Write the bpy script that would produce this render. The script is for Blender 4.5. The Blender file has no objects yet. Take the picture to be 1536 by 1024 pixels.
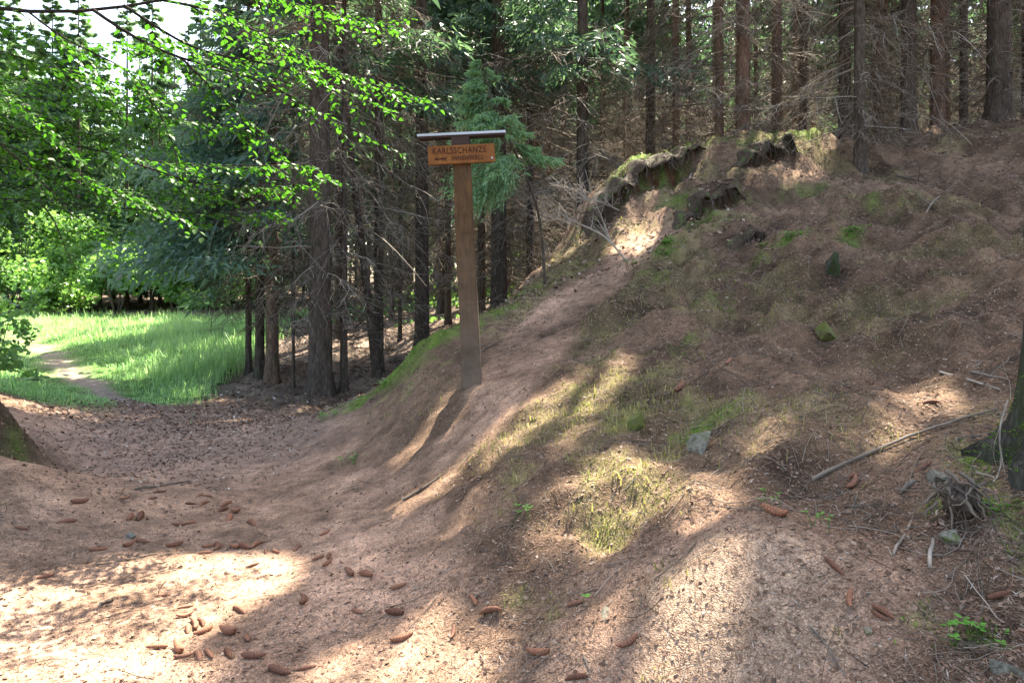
import bpy, bmesh, math, random, time
import numpy as np
from mathutils import Vector, Matrix
T0 = time.time()
random.seed(7)
RNG = np.random.default_rng(11)
C = bpy.context.scene.collection
F = 1150.0            # focal length in photo pixels
HY = 440.0            # horizon row in the photo
EYE = 1.6
PI = math.pi

# ------------------------------------------------------------------ sun
AZ, EL = math.radians(24), math.radians(58)
SUN = np.array([math.sin(AZ)*math.cos(EL), math.cos(AZ)*math.cos(EL), math.sin(EL)])

# ------------------------------------------------------------------ noise
def _h(ix, iy, s):
    n = (ix.astype(np.int64)*374761393 + iy.astype(np.int64)*668265263 + s*974634777) & 0x7fffffff
    n = ((n ^ (n >> 13))*1274126177) & 0x7fffffff
    return ((n ^ (n >> 16)) & 0xffff)/65535.0
def vnoise(x, y, s=0):
    ix, iy = np.floor(x), np.floor(y)
    fx, fy = x-ix, y-iy
    fx = fx*fx*fx*(fx*(fx*6-15)+10); fy = fy*fy*fy*(fy*(fy*6-15)+10)
    a, b = _h(ix, iy, s), _h(ix+1, iy, s)
    c, d = _h(ix, iy+1, s), _h(ix+1, iy+1, s)
    return (a+(b-a)*fx)*(1-fy)+(c+(d-c)*fx)*fy-0.5
def fbm(x, y, s=0, o=4):
    r = 0; a = 1.0
    for k in range(o):
        r = r+a*vnoise(x*2**k+k*17.3, y*2**k-k*9.1, s+k); a *= .5
    return r
def sstep(a, b, x):
    t = np.clip((x-a)/(b-a), 0, 1); return t*t*(3-2*t)

# ------------------------------------------------------------------ terrain
def P(px, py, Y):
    return np.array([(px-768)/F*Y, Y, EYE-(py-HY)/F*Y])
CP = [  # photo column, photo row, metres away
 (0,1024,3.15),(250,1024,3.15),(500,1024,3.14),(768,1024,3.0),(1000,1024,2.8),(1250,1024,2.55),(1536,1024,2.4),
 (900,940,3.1),(1050,905,2.98),(1100,800,3.3),(1180,850,2.98),(850,700,4.5),(850,850,3.65),(960,800,3.7),
 (600,800,4.75),(600,690,6.2),(700,572,7.0),(800,500,8.0),(900,420,9.3),(970,350,10.5),(640,620,6.8),(520,680,6.9),
 (760,640,5.6),(900,600,5.6),(980,520,6.4),
 (1100,500,6.5),(1245,520,5.6),(1260,400,7.4),(1400,350,8.2),(1560,350,8.0),(1050,660,4.6),(1160,640,4.4),(1250,720,3.75),(1500,620,4.1),
 (1400,800,3.05),(1520,800,2.9),(1300,900,2.75),(1400,480,5.8),(1560,480,5.2),(1080,400,8.6),(1050,330,10.4),(1160,300,10.8),
 (1000,272,12.1),(1060,232,12.7),(1150,208,13.2),(1210,204,13.2),(1290,262,12.0),(1340,215,13.6),(1420,192,14.5),(1536,190,14.0),(1420,270,11.0),(1536,262,10.5),
 (940,275,12.4),(880,322,11.6),(840,375,10.8),(900,350,11.0),
 (800,422,10.2),(690,492,8.6),(620,535,8.4),(560,582,8.5),(500,612,8.9),(450,625,9.3),(560,620,7.7),(640,570,7.7),
 (250,700,7.1),(250,620,10.2),(180,595,12),(100,562,15),(0,522,20),(150,480,34),(350,482,32),(0,482,36),
 (400,577,13.5),(480,594,12.5),(350,640,9.2),(120,900,4.0),(350,850,4.5),(450,760,5.75),
 (0,607,6.4),(-60,560,6.2),(75,700,7.0),(20,690,6.0),(0,730,6.2),(70,640,8.4),(40,600,9.6),
]
WP = [ # world x,y,z
 (-1.6,11,.15),(0.2,12.5,.6),(2.2,15,2.0),(-3.5,16,.3),(-1.5,22,1.0),(2,20,1.5),(5,19,2.6),(8,20,3.0),(12,20,3.4),(4.2,15.5,3.6),(6.5,17,3.9),(9.5,17.5,4.1),
 (0,35,1.6),(10,35,2.6),(25,35,2.6),(-8,35,.6),(-20,36,.6),(-40,36,1.2),(0,60,2.4),(30,60,3),(-30,60,1.5),(-60,60,3),(60,60,4),
 (-20,10,1.0),(-12,12,.4),(-12,20,.25),(-20,20,.4),(-9,6,1.8),(-6.5,3,1.4),(-4.5,4.2,.4),(-3,2,.05),(0,0,0),(-3,-3,.2),(3,-3,.8),(2.2,.3,.55),(3.6,2.6,1.2),(5,5,1.9),(8,8,3.2),(12,12,4.4),(8,2,2.2),(20,10,4.5),
 (-1,1.5,0),(0,-15,.3),(-20,-15,2),(20,-15,3),(40,0,4),(-40,0,2),(0,-60,1),(-60,-40,2),(60,-40,4),
 (100,100,5),(-100,100,4),(0,110,3.5),(100,-60,4),(-100,-60,2),(30,25,4),
]
pts = np.array([P(*c) for c in CP]+[np.array(w, float) for w in WP])
_c2 = .25**2
def _phi(ax, ay, bx, by): return np.sqrt((ax[:,None]-bx[None])**2+(ay[:,None]-by[None])**2+_c2)
_A = _phi(pts[:,0], pts[:,1], pts[:,0], pts[:,1])
_n = len(pts)
_M = np.zeros((_n+1, _n+1)); _M[:_n,:_n] = _A - np.eye(_n)*.02; _M[:_n,_n] = 1; _M[_n,:_n] = 1
_W = np.linalg.solve(_M, np.append(pts[:,2], 0))
def smooth_h(x, y):
    sh = np.shape(x); x = np.ravel(np.asarray(x, float)); y = np.ravel(np.asarray(y, float))
    out = np.empty(len(x))
    for i in range(0, len(x), 20000):
        out[i:i+20000] = _phi(x[i:i+20000], y[i:i+20000], pts[:,0], pts[:,1])@_W[:-1]+_W[-1]
    return out.reshape(sh)
def seg_dist(x, y, poly):
    d = np.full(np.shape(x), 1e9)
    for (ax, ay), (bx, by) in zip(poly[:-1], poly[1:]):
        t = np.clip(((x-ax)*(bx-ax)+(y-ay)*(by-ay))/((bx-ax)**2+(by-ay)**2), 0, 1)
        d = np.minimum(d, np.hypot(x-ax-t*(bx-ax), y-ay-t*(by-ay)))
    return d
def W2(px, Y): return ((px-768)/F*Y, Y)
TRAIL = [W2(250,8.6),W2(235,9.9),W2(200,11),W2(165,12),W2(140,13.2),W2(105,15.2),W2(80,17.5),W2(45,21),W2(0,27)]
SLOPE = [W2(560,5.6),W2(740,6.0),W2(800,7.4),W2(850,8.4),W2(905,9.4),W2(965,10.4)]
PATHC = [(-1.2,1.0),(-1.5,3.2),(-1.9,5.0),(-3.2,7.6),(-4.4,9.6),W2(200,11)]
def masks(x, y):
    """region weights of the ground: meadow grass, bare trodden earth"""
    wob = fbm(x*.8, y*.8, 5, 3)*.8
    right = np.where(y < 14, -4.9-(y-12.3)*.2, -5.25-(y-14)*.19)
    m = sstep(.35, -.35, x-right+wob*.7)*sstep(9.3, 10.4, y+wob+(x+5.8)*.25)*sstep(37, 33, y)*sstep(-30, -24, x)
    dt = seg_dist(x, y, TRAIL)
    w = .27-.004*np.clip(y-10, 0, 20)
    m = m*sstep(w*.6, w*1.4, dt+wob*.15)
    m = m*sstep(.3, 1.3, np.hypot((x+4.55), (y-10.6)*.8)+wob*.3)
    bare = np.maximum(sstep(.55, .25, seg_dist(x, y, SLOPE)+wob*.35), sstep(2.0, 1.1, seg_dist(x, y, PATHC)+wob*.5))
    bare = np.maximum(bare, sstep(.5, .2, dt+wob*.2))
    bare = np.maximum(bare, sstep(.95, .5, np.hypot(x-.78, (y-3.02)*1.1)+wob*.25)*.9)
    return m, bare
LIPS = [([P(850,352,10.9)[:2],P(900,318,11.5)[:2],P(945,288,11.9)[:2],P(985,268,12.1)[:2],P(1022,250,12.3)[:2],P(1062,238,12.5)[:2]], .42, 1.3),
        ([P(1105,268,11.9)[:2],P(1140,258,12.2)[:2],P(1175,250,12.3)[:2],P(1205,246,12.2)[:2]], .26, .8),
        ([P(1000,330,10.2)[:2],P(1040,312,10.6)[:2],P(1085,305,10.7)[:2],P(1120,300,10.6)[:2]], .22, .8),
        ([P(1080,372,8.9)[:2],P(1110,362,9.1)[:2],P(1150,355,9.1)[:2]], .16, .6)]
BUMPS = [(-.38,6.95,.2,.16,.05),(.98,3.12,.2,.12,.06),(.86,3.2,.12,.2,.03),(.52,3.75,.12,.14,-.04),(.36,4.05,.12,.14,.05),(.62,4.1,.16,.12,.07),(1.42,3.9,.3,.10,.08),(1.45,3.66,.3,.10,-.06),(1.2,6.9,.5,.2,.12),(2.6,7.3,.35,.2,.14),(3.6,8.4,.6,.3,.15),(1.0,7.6,.3,.2,.13),(4.6,9.4,.7,.35,.2),(3.0,6.2,.5,.25,-.08),(1.9,8.2,.5,.25,-.12)]
def scarp(x, y):
    out = np.zeros(np.shape(x))
    for line, hgt, back in LIPS:
        best = np.full(np.shape(x), 1e9); sg = np.zeros(np.shape(x)); tt = np.zeros(np.shape(x)); n = len(line)-1
        for i, ((ax, ay), (bx, by)) in enumerate(zip(line[:-1], line[1:])):
            l2 = (bx-ax)**2+(by-ay)**2; t = np.clip(((x-ax)*(bx-ax)+(y-ay)*(by-ay))/l2, 0, 1)
            d = np.hypot(x-ax-t*(bx-ax), y-ay-t*(by-ay)); c = ((bx-ax)*(y-ay)-(by-ay)*(x-ax))/l2**.5
            k = d < best; best = np.where(k, d, best); sg = np.where(k, c, sg); tt = np.where(k, (i+t)/n, tt)
        sd = np.where(sg >= 0, best, -best)+.10*vnoise(x*3.1, y*3.1, 19)
        env = sstep(0, .22, tt)*sstep(1, .78, tt)
        out = out+hgt*env*(.55*sstep(-.03, .07, sd)*sstep(back*1.6, .1, sd)-.45*sstep(.07, -.03, sd)*sstep(-back*.5, -.08, sd))
    return out
def H(x, y):
    x = np.asarray(x, float); y = np.asarray(y, float)
    z = smooth_h(x, y)
    m, bare = masks(x, y)
    d = np.hypot(x, y)
    rough = (1-.72*bare)
    n = fbm(x*1.3, y*1.3, 21, 3)*.15*rough*sstep(1.5, 6, d+1) + np.abs(fbm(x*3.3, y*3.3, 25, 3))*.13*rough*sstep(.7, 1.6, x)*sstep(18, 12, y)
    n = n + fbm(x*4.5, y*4.5, 31, 3)*.075*rough + fbm(x*16, y*16, 41, 2)*.014*(1-.4*bare)
    n = n + (np.abs(fbm(x*2.1+7, y*2.1, 77, 3))*-.30+.09)*rough*sstep(.8, 2.0, x)*sstep(5, 7, y)*sstep(20, 14, y)
    n = n*(.12+.88*sstep(.03, .3, seg_dist(x, y, [(1.42, 3.70), (2.62, 4.15)])))
    n = n + scarp(x, y)
    for bx, by, rx, ry, hh in BUMPS: n = n + hh*np.exp(-((x-bx)/rx)**2-((y-by)/ry)**2)
    return z+n
def normals(x, y, e=.06):
    nx = (H(x-e, y)-H(x+e, y))/(2*e); ny = (H(x, y-e)-H(x, y+e))/(2*e)
    n = np.stack([nx, ny, np.ones_like(nx)], 1)
    return n/np.linalg.norm(n, axis=1, keepdims=True)
_ts = np.concatenate([np.arange(1.8, 16, .04), np.arange(16, 60, .25)])
def G(px, py):
    """the ground point seen at a photo pixel (first hit along the ray)"""
    x = (px-768)/F*_ts; zr = EYE-(py-HY)/F*_ts
    k = np.nonzero(zr < H(x, _ts))[0]
    i = k[0] if len(k) else len(_ts)-1
    t = _ts[i]
    if i > 0:
        a, b = _ts[i-1], t
        for _ in range(8):
            m = (a+b)/2
            if EYE-(py-HY)/F*m < float(H((px-768)/F*m, m)): b = m
            else: a = m
        t = b
    return np.array([(px-768)/F*t, t, float(H((px-768)/F*t, t))])
def on(x, y): return np.array([x, y, float(H(np.array([x]), np.array([y]))[0])])

# ------------------------------------------------------------------ mesh helpers
def mk(name, V, faces, mat, parent=None, tint=None, col=None, smooth=False, loc=None, collection=True):
    """V (n,3); faces: list of int arrays (m,3) or (m,4)"""
    me = bpy.data.meshes.new(name)
    V = np.ascontiguousarray(V, np.float32)
    if loc is not None: V = V-np.asarray(loc, np.float32)
    fs = [np.asarray(f, np.int32) for f in (faces if isinstance(faces, list) else [faces]) if len(f)]
    li = np.concatenate([f.ravel() for f in fs])
    tot = np.concatenate([np.full(len(f), f.shape[1], np.int32) for f in fs])
    st = np.concatenate([[0], np.cumsum(tot)[:-1]]).astype(np.int32)
    me.vertices.add(len(V)); me.vertices.foreach_set('co', V.ravel())
    me.loops.add(len(li)); me.loops.foreach_set('vertex_index', li)
    me.polygons.add(len(tot)); me.polygons.foreach_set('loop_start', st)
    try: me.polygons.foreach_set('loop_total', tot)
    except Exception: pass
    if smooth: me.polygons.foreach_set('use_smooth', np.ones(len(tot), bool))
    if tint is not None:
        a = me.attributes.new('tint', 'FLOAT', 'POINT'); a.data.foreach_set('value', np.ascontiguousarray(tint, np.float32))
    if col is not None:
        a = me.attributes.new('gcol', 'FLOAT_COLOR', 'POINT')
        a.data.foreach_set('color', np.ascontiguousarray(np.c_[col, np.ones(len(col))], np.float32).ravel())
    me.update(); me.validate()
    if mat: me.materials.append(mat)
    o = bpy.data.objects.new(name, me)
    if collection: C.objects.link(o)
    if parent is not None: o.parent = parent
    if loc is not None and parent is None: o.location = loc
    return o
def tag(o, label, cat, group=None):
    o['label'] = label; o['category'] = cat
    if group: o['group'] = group
    return o
def struct(o, kind='structure'):
    o['kind'] = kind; return o
def empty(name, loc, label, cat, group=None, rz=0):
    o = bpy.data.objects.new(name, None); o.empty_display_size = .2; C.objects.link(o)
    o.location = tuple(map(float, loc)); o.rotation_euler = (0, 0, rz)
    return tag(o, label, cat, group)
def inst(name, mesh, parent, scale=(1,1,1), rz=0, loc=(0,0,0)):
    o = bpy.data.objects.new(name, mesh); C.objects.link(o); o.parent = parent
    o.scale = scale; o.rotation_euler = (0,0,rz); o.location = loc
    return o
def tubes(Pp, R, sides=4, cap=False):
    """Pp (N,K,3), R (N,K): N tubes of K rings"""
    Pp = np.asarray(Pp, float); R = np.asarray(R, float)
    N, K, _ = Pp.shape
    T = np.gradient(Pp, axis=1); T /= np.linalg.norm(T, axis=2, keepdims=True)+1e-9
    ref = np.where(np.abs(T[:,:1,2:3]) > .8, np.array([[[1.,0,0]]]), np.array([[[0,0,1.]]]))
    U = np.cross(T, np.broadcast_to(ref, T.shape)); U /= np.linalg.norm(U, axis=2, keepdims=True)+1e-9
    Vv = np.cross(T, U)
    a = np.arange(sides)*2*PI/sides
    ring = Pp[:,:,None]+R[:,:,None,None]*(U[:,:,None]*np.cos(a)[:,None]+Vv[:,:,None]*np.sin(a)[:,None])
    V = ring.reshape(-1, 3)
    n, k, s = np.meshgrid(np.arange(N), np.arange(K-1), np.arange(sides), indexing='ij')
    b = (n*K+k)*sides; s2 = (s+1)%sides
    Q = np.stack([b+s, b+s2, b+sides+s2, b+sides+s], -1).reshape(-1, 4)
    return V, Q
def join(parts):
    """[(V, faces_array, tint or None)] -> V, [tri arrays..], tint"""
    Vs, Fs, Ts, o = [], [], [], 0
    for p in parts:
        V, f = p[0], p[1]
        t = p[2] if len(p) > 2 and p[2] is not None else np.zeros(len(V))
        Vs.append(V); Ts.append(np.broadcast_to(t, (len(V),)))
        for q in (f if isinstance(f, list) else [f]): Fs.append(np.asarray(q)+o)
        o += len(V)
    return np.concatenate(Vs), Fs, np.concatenate(Ts)
def smooth_line(pl, n):
    pl = np.asarray(pl, float); t = np.r_[0, np.cumsum(np.linalg.norm(np.diff(pl, axis=0), axis=1))]
    u = np.linspace(0, t[-1], n)
    L = np.stack([np.interp(u, t, pl[:,k]) for k in range(3)], 1)
    for _ in range(3): L[1:-1] = .25*L[:-2]+.5*L[1:-1]+.25*L[2:]
    return L
def unit(v): return v/(np.linalg.norm(v, axis=-1, keepdims=True)+1e-9)
def tri_soup(A, B, Cc):
    V = np.stack([A, B, Cc], 1).reshape(-1, 3)
    return V, np.arange(len(V)).reshape(-1, 3)

# ------------------------------------------------------------------ materials
def new_mat(name):
    m = bpy.data.materials.new(name); m.use_nodes = True
    nt = m.node_tree; b = nt.nodes['Principled BSDF']
    b.inputs['Specular IOR Level'].default_value = .25
    return m, nt, b
def nd(nt, t, **kw):
    n = nt.nodes.new(t)
    for k, v in kw.items():
        if k in n.inputs: n.inputs[k].default_value = v
        else: setattr(n, k, v)
    return n
def ramp(nt, fac, stops):
    r = nt.nodes.new('ShaderNodeValToRGB'); e = r.color_ramp.elements
    while len(e) < len(stops): e.new(.5)
    for i, (p, c) in enumerate(stops):
        e[i].position = p; e[i].color = (*c, 1)
    nt.links.new(fac, r.inputs[0]); return r.outputs[0]
def mixc(nt, fac, a, b, mode='MIX'):
    n = nt.nodes.new('ShaderNodeMix'); n.data_type = 'RGBA'; n.blend_type = mode
    for s, v in ((0, fac), (6, a), (7, b)):
        if hasattr(v, 'links'): nt.links.new(v, n.inputs[s])
        elif s == 0: n.inputs[0].default_value = v
        else: n.inputs[s].default_value = (*v, 1)
    return n.outputs[2]
def bump(nt, b, h, strength, dist=.01):
    n = nt.nodes.new('ShaderNodeBump'); n.inputs['Strength'].default_value = strength; n.inputs['Distance'].default_value = dist
    nt.links.new(h, n.inputs['Height']); nt.links.new(n.outputs[0], b.inputs['Normal'])
def leaf_mat(name, dark, light, trans, tw, rough=.5, spec=.25):
    m, nt, b = new_mat(name)
    at = nd(nt, 'ShaderNodeAttribute', attribute_name='tint')
    col = ramp(nt, at.outputs['Fac'], [(0, dark), (1, light)])
    nt.links.new(col, b.inputs['Base Color']); b.inputs['Roughness'].default_value = rough
    b.inputs['Specular IOR Level'].default_value = spec
    tr = nd(nt, 'ShaderNodeBsdfTranslucent'); tc = mixc(nt, 1.0, col, trans, 'MULTIPLY'); nt.links.new(tc, tr.inputs[0])
    mx = nd(nt, 'ShaderNodeMixShader'); mx.inputs[0].default_value = tw
    nt.links.new(b.outputs[0], mx.inputs[1]); nt.links.new(tr.outputs[0], mx.inputs[2])
    nt.links.new(mx.outputs[0], nt.nodes['Material Output'].inputs[0])
    return m
def tint_mat(name, stops, rough=.85, spec=.15):
    m, nt, b = new_mat(name)
    at = nd(nt, 'ShaderNodeAttribute', attribute_name='tint')
    nt.links.new(ramp(nt, at.outputs['Fac'], stops), b.inputs['Base Color']); b.inputs['Roughness'].default_value = rough
    b.inputs['Specular IOR Level'].default_value = spec
    return m

def ground_material():
    m, nt, b = new_mat('forest_soil'); L = nt.links
    geo = nd(nt, 'ShaderNodeNewGeometry')
    at = nd(nt, 'ShaderNodeAttribute', attribute_name='gcol')
    v = nd(nt, 'ShaderNodeTexVoronoi', Scale=150.0); L.new(geo.outputs['Position'], v.inputs['Vector'])
    sep = nd(nt, 'ShaderNodeSeparateColor'); L.new(v.outputs['Color'], sep.inputs[0])
    c1 = ramp(nt, sep.outputs[0], [(0, (.62,.6,.58)), (.45, (.93,.92,.91)), (.85, (1.08,1.05,1.0)), (1, (1.4,1.36,1.32))])
    n1 = nd(nt, 'ShaderNodeTexNoise', Scale=9.0, Detail=8.0, Roughness=.7); L.new(geo.outputs['Position'], n1.inputs['Vector'])
    c2 = ramp(nt, n1.outputs[0], [(.28, (.5,.48,.46)), (.5, (1,1,1)), (.72, (1.45,1.4,1.33))])
    n2 = nd(nt, 'ShaderNodeTexNoise', Scale=130.0, Detail=3.0, Roughness=.7); L.new(geo.outputs['Position'], n2.inputs['Vector'])
    c3 = ramp(nt, n2.outputs[0], [(.3, (.55,.53,.52)), (.7, (1.4,1.38,1.35))])
    col = mixc(nt, 1, at.outputs['Color'], c1, 'MULTIPLY'); col = mixc(nt, 1, col, c2, 'MULTIPLY'); col = mixc(nt, 1, col, c3, 'MULTIPLY')
    L.new(col, b.inputs['Base Color']); b.inputs['Roughness'].default_value = .95; b.inputs['Specular IOR Level'].default_value = .08
    ad = nd(nt, 'ShaderNodeMath', operation='ADD'); L.new(n2.outputs[0], ad.inputs[0]); L.new(v.outputs['Distance'], ad.inputs[1])
    bump(nt, b, ad.outputs[0], .6, .007)
    return m
def bark_material(name, dark, light, moss=0.0, zs=.25, sc=14):
    m, nt, b = new_mat(name); L = nt.links
    tc = nd(nt, 'ShaderNodeNewGeometry')
    mp = nd(nt, 'ShaderNodeMapping'); mp.inputs['Scale'].default_value = (1,1,zs); L.new(tc.outputs['Position'], mp.inputs[0])
    v = nd(nt, 'ShaderNodeTexVoronoi', Scale=float(sc*3)); L.new(mp.outputs[0], v.inputs['Vector'])
    n = nd(nt, 'ShaderNodeTexNoise', Scale=float(sc), Detail=7.0, Roughness=.7); L.new(mp.outputs[0], n.inputs['Vector'])
    col = ramp(nt, n.outputs[0], [(.3, dark), (.55, tuple((a+c)/2 for a, c in zip(dark, light))), (.75, light)])
    dk = ramp(nt, v.outputs['Distance'], [(0, (1.15,1.15,1.15)), (.6, (.6,.58,.56))])
    col = mixc(nt, 1, col, dk, 'MULTIPLY')
    n2 = nd(nt, 'ShaderNodeTexNoise', Scale=2.3, Detail=5.0); L.new(tc.outputs['Position'], n2.inputs['Vector'])
    gm = ramp(nt, n2.outputs[0], [(.58-moss*.35, (0,0,0)), (.72-moss*.3, (1,1,1))])
    fac = nd(nt, 'ShaderNodeMath', operation='MULTIPLY'); L.new(gm, fac.inputs[0]); fac.inputs[1].default_value = .35+.5*moss
    col = mixc(nt, fac.outputs[0], col, (.055,.075,.028))
    L.new(col, b.inputs['Base Color']); b.inputs['Roughness'].default_value = .95; b.inputs['Specular IOR Level'].default_value = .1
    ad = nd(nt, 'ShaderNodeMath', operation='SUBTRACT'); L.new(n.outputs[0], ad.inputs[0]); L.new(v.outputs['Distance'], ad.inputs[1])
    bump(nt, b, ad.outputs[0], .8, .02)
    return m
def wood_material(name, a, c, grime=None, zs=.12):
    m, nt, b = new_mat(name); L = nt.links
    tc = nd(nt, 'ShaderNodeTexCoord')
    mp = nd(nt, 'ShaderNodeMapping'); mp.inputs['Scale'].default_value = zs if isinstance(zs, tuple) else (1,1,zs); L.new(tc.outputs['Object'], mp.inputs[0])
    n = nd(nt, 'ShaderNodeTexNoise', Scale=38.0, Detail=8.0, Roughness=.68); L.new(mp.outputs[0], n.inputs['Vector'])
    col = ramp(nt, n.outputs[0], [(.3, a), (.7, c)])
    if grime:
        sx = nd(nt, 'ShaderNodeSeparateXYZ'); L.new(tc.outputs['Object'], sx.inputs[0])
        n3 = nd(nt, 'ShaderNodeTexNoise', Scale=7.0, Detail=6.0); L.new(tc.outputs['Object'], n3.inputs['Vector'])
        ad = nd(nt, 'ShaderNodeMath', operation='ADD'); L.new(sx.outputs[2], ad.inputs[0]); L.new(n3.outputs[0], ad.inputs[1])
        g = ramp(nt, ad.outputs[0], [(.35, (1,1,1)), (1.0, (.55,.55,.55))]); 
        g2 = nd(nt, 'ShaderNodeMapRange'); L.new(ad.outputs[0], g2.inputs[0]); g2.inputs[1].default_value = .55; g2.inputs[2].default_value = 1.9; g2.inputs[3].default_value = .9; g2.inputs[4].default_value = 0
        col = mixc(nt, g2.outputs[0], col, grime)
    n4 = nd(nt, 'ShaderNodeTexNoise', Scale=5.0, Detail=6.0, Roughness=.7); L.new(tc.outputs['Object'], n4.inputs['Vector'])
    col = mixc(nt, 1, col, ramp(nt, n4.outputs[0], [(.3, (.55,.52,.5)), (.6, (1.1,1.1,1.1))]), 'MULTIPLY')
    L.new(col, b.inputs['Base Color']); b.inputs['Roughness'].default_value = .6; b.inputs['Specular IOR Level'].default_value = .3
    bump(nt, b, n.outputs[0], .25, .004)
    return m
def rock_material(name, a, c, mossc=(.07,.1,.02), moss=.5):
    m, nt, b = new_mat(name); L = nt.links
    tc = nd(nt, 'ShaderNodeNewGeometry')
    n = nd(nt, 'ShaderNodeTexNoise', Scale=22.0, Detail=9.0, Roughness=.7); L.new(tc.outputs['Position'], n.inputs['Vector'])
    col = ramp(nt, n.outputs[0], [(.3, a), (.7, c)])
    n2 = nd(nt, 'ShaderNodeTexNoise', Scale=9.0, Detail=6.0, Roughness=.65); L.new(tc.outputs['Position'], n2.inputs['Vector'])
    n3 = nd(nt, 'ShaderNodeTexNoise', Scale=60.0, Detail=6.0, Roughness=.75); L.new(tc.outputs['Position'], n3.inputs['Vector'])
    col = mixc(nt, 1, col, ramp(nt, n3.outputs[0], [(.35, (.6,.55,.5)), (.65, (1.35,1.33,1.28))]), 'MULTIPLY')
    f = ramp(nt, n2.outputs[0], [(.68-.35*moss, (0,0,0)), (.8-.35*moss, (1,1,1))])
    col = mixc(nt, f, col, mossc)
    L.new(col, b.inputs['Base Color']); b.inputs['Roughness'].default_value = .9
    bump(nt, b, n.outputs[0], .7, .015)
    return m
M = {}
M['ground'] = ground_material()
M['bark'] = bark_material('spruce_bark', (.058,.046,.038), (.20,.165,.137))
M['bark_red'] = bark_material('reddish_spruce_bark', (.12,.08,.06), (.36,.25,.19))
M['bark_moss'] = bark_material('mossy_bark', (.03,.028,.024), (.11,.10,.085), moss=.35)
M['beech_bark'] = bark_material('beech_bark', (.028,.024,.022), (.075,.065,.058), zs=1)
M['twig'] = tint_mat('dead_twig_bark', [(0,(.065,.05,.038)), (.5,(.19,.158,.125)), (1,(.38,.335,.28))])
M['litter'] = tint_mat('needle_and_leaf_litter', [(0,(.045,.03,.022)), (.35,(.14,.085,.058)), (.65,(.26,.175,.125)), (.88,(.31,.235,.185)), (1,(.42,.37,.32))])
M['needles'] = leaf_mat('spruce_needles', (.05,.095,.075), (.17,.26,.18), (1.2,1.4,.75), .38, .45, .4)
M['needles_sunlit_tone'] = leaf_mat('spruce_needles_sunlit_tone', (.08,.16,.085), (.26,.38,.20), (1.2,1.35,.75), .42, .45, .4)  # lighter copy of the needles: sunlight on the far spruces put into the colour
M['needles_young'] = leaf_mat('young_spruce_needles', (.085,.16,.10), (.22,.36,.19), (1.3,1.4,.75), .42, .45, .4)
M['beech'] = leaf_mat('beech_leaves', (.02,.062,.011), (.07,.175,.026), (1.7,2.1,.8), .45, .5, .2)
M['broad'] = leaf_mat('shrub_leaves', (.06,.14,.04), (.22,.36,.13), (1.5,1.7,.8), .42, .4, .4)
M['grass'] = leaf_mat('grass_blades', (.11,.24,.08), (.36,.50,.24), (1.2,1.4,.9), .45, .5, .3)
M['hillgrass'] = leaf_mat('dry_hill_grass', (.13,.145,.045), (.40,.37,.17), (1.3,1.3,.8), .35, .7, .15)
M['mosst'] = leaf_mat('moss_tufts', (.07,.14,.018), (.24,.38,.06), (1.2,1.3,.6), .25, .9, .05)
M['herb'] = leaf_mat('seedling_leaves', (.05,.17,.02), (.15,.40,.06), (1.4,1.5,.6), .35, .5, .3)
print('setup', round(time.time()-T0, 1))

# ------------------------------------------------------------------ where the sun gets through the canopy
GAPS = []   # (centre, radius): no foliage is grown on the sun ray to this place
def gap_px(px, py, r, sx=1.0): 
    g = G(px, py); GAPS.append((g, r))
for px, py, r in [(785,640,.22),(765,655,.18),(815,612,.2),(945,712,.13),(915,700,.07),(970,712,.05),(846,776,.1),(852,755,.04),(960,356,.3),(935,365,.2),(640,650,.12),(665,640,.1),
      (1060,735,.08),(1150,662,.03),(885,610,.1),(905,570,.14),(865,650,.06),(935,550,.08),(175,915,.05),(235,893,.0),(110,940,.03),(60,968,.05),(200,995,.12),(90,1012,.14),(290,1008,-.02),(0,1008,.12),(330,990,-.05),(30,990,.1),(130,968,.03),(120,1003,.12),(200,938,.0),
      (640,905,-.02),(600,760,.0),(650,730,.04),(690,700,.02),(700,770,-.03),(1000,965,.0),(955,995,-.05),(1050,930,-.02),(1075,862,-.03),(1030,870,-.04),(1100,900,-.04),(870,965,-.03),(940,905,-.03),(830,1012,-.02),(1010,1015,.02),
      (1390,598,.12),(1325,655,.08),(1420,610,.07),(550,1000,.15),(620,990,.14),(690,1000,.12),(1180,213,.5),(1130,216,.5),(1085,226,.5),(1215,212,.4),(975,255,.4),(600,548,.0)]:
    gap_px(px, py, r)
GAPS += [(P(560,90,13.5), .5), (P(650,60,14), .6), (P(760,70,14.5), 1.2), (P(860,110,14), 1.0), (P(420,250,13), 1.1), (P(330,330,12.5), 1.0), (P(1400,80,14.7), .2), (P(1110,150,14.1), .3), (P(1165,120,17.0), .35), (P(1080,170,14.6), .3), (P(175,430,33.5), 1.5), (P(262,440,34), 1.3), (P(338,450,33), 1.1), (P(100,420,37), 1.5), (P(30,400,36), 1.5), (P(200,300,42), 1.6), (P(60,300,42), 1.6), (P(320,330,42), 1.6), (P(880,140,13), .6)]
for px in range(240, 490, 80):
    for py in range(60, 340, 70): GAPS.append((P(px, py, 5.3), .22))
for px in (520, 600): GAPS.append((P(px, 150, 6.0), .4)); GAPS.append((P(px, 60, 6.0), .4))
for X, Y in [(-6,11),(-8,13),(-6.5,15),(-9,17),(-8,20),(-12,22),(-10,26),(-14,28),(-9,30),(-14,16),(-18,24),(-12,32),(-4.75,11.2)]:
    GAPS.append((np.array([X, Y, .6]), 1.9 if Y != 11.2 else .7))
GAPS += [(P(1385,130,52), 2.5), (P(1085,110,46), 2.0), (P(1210,80,50), 2.2), (P(655,380,46), 2.2), (P(960,120,50), 2.2), (P(600,300,50), 2)]
_rg = np.random.default_rng(5)
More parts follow.
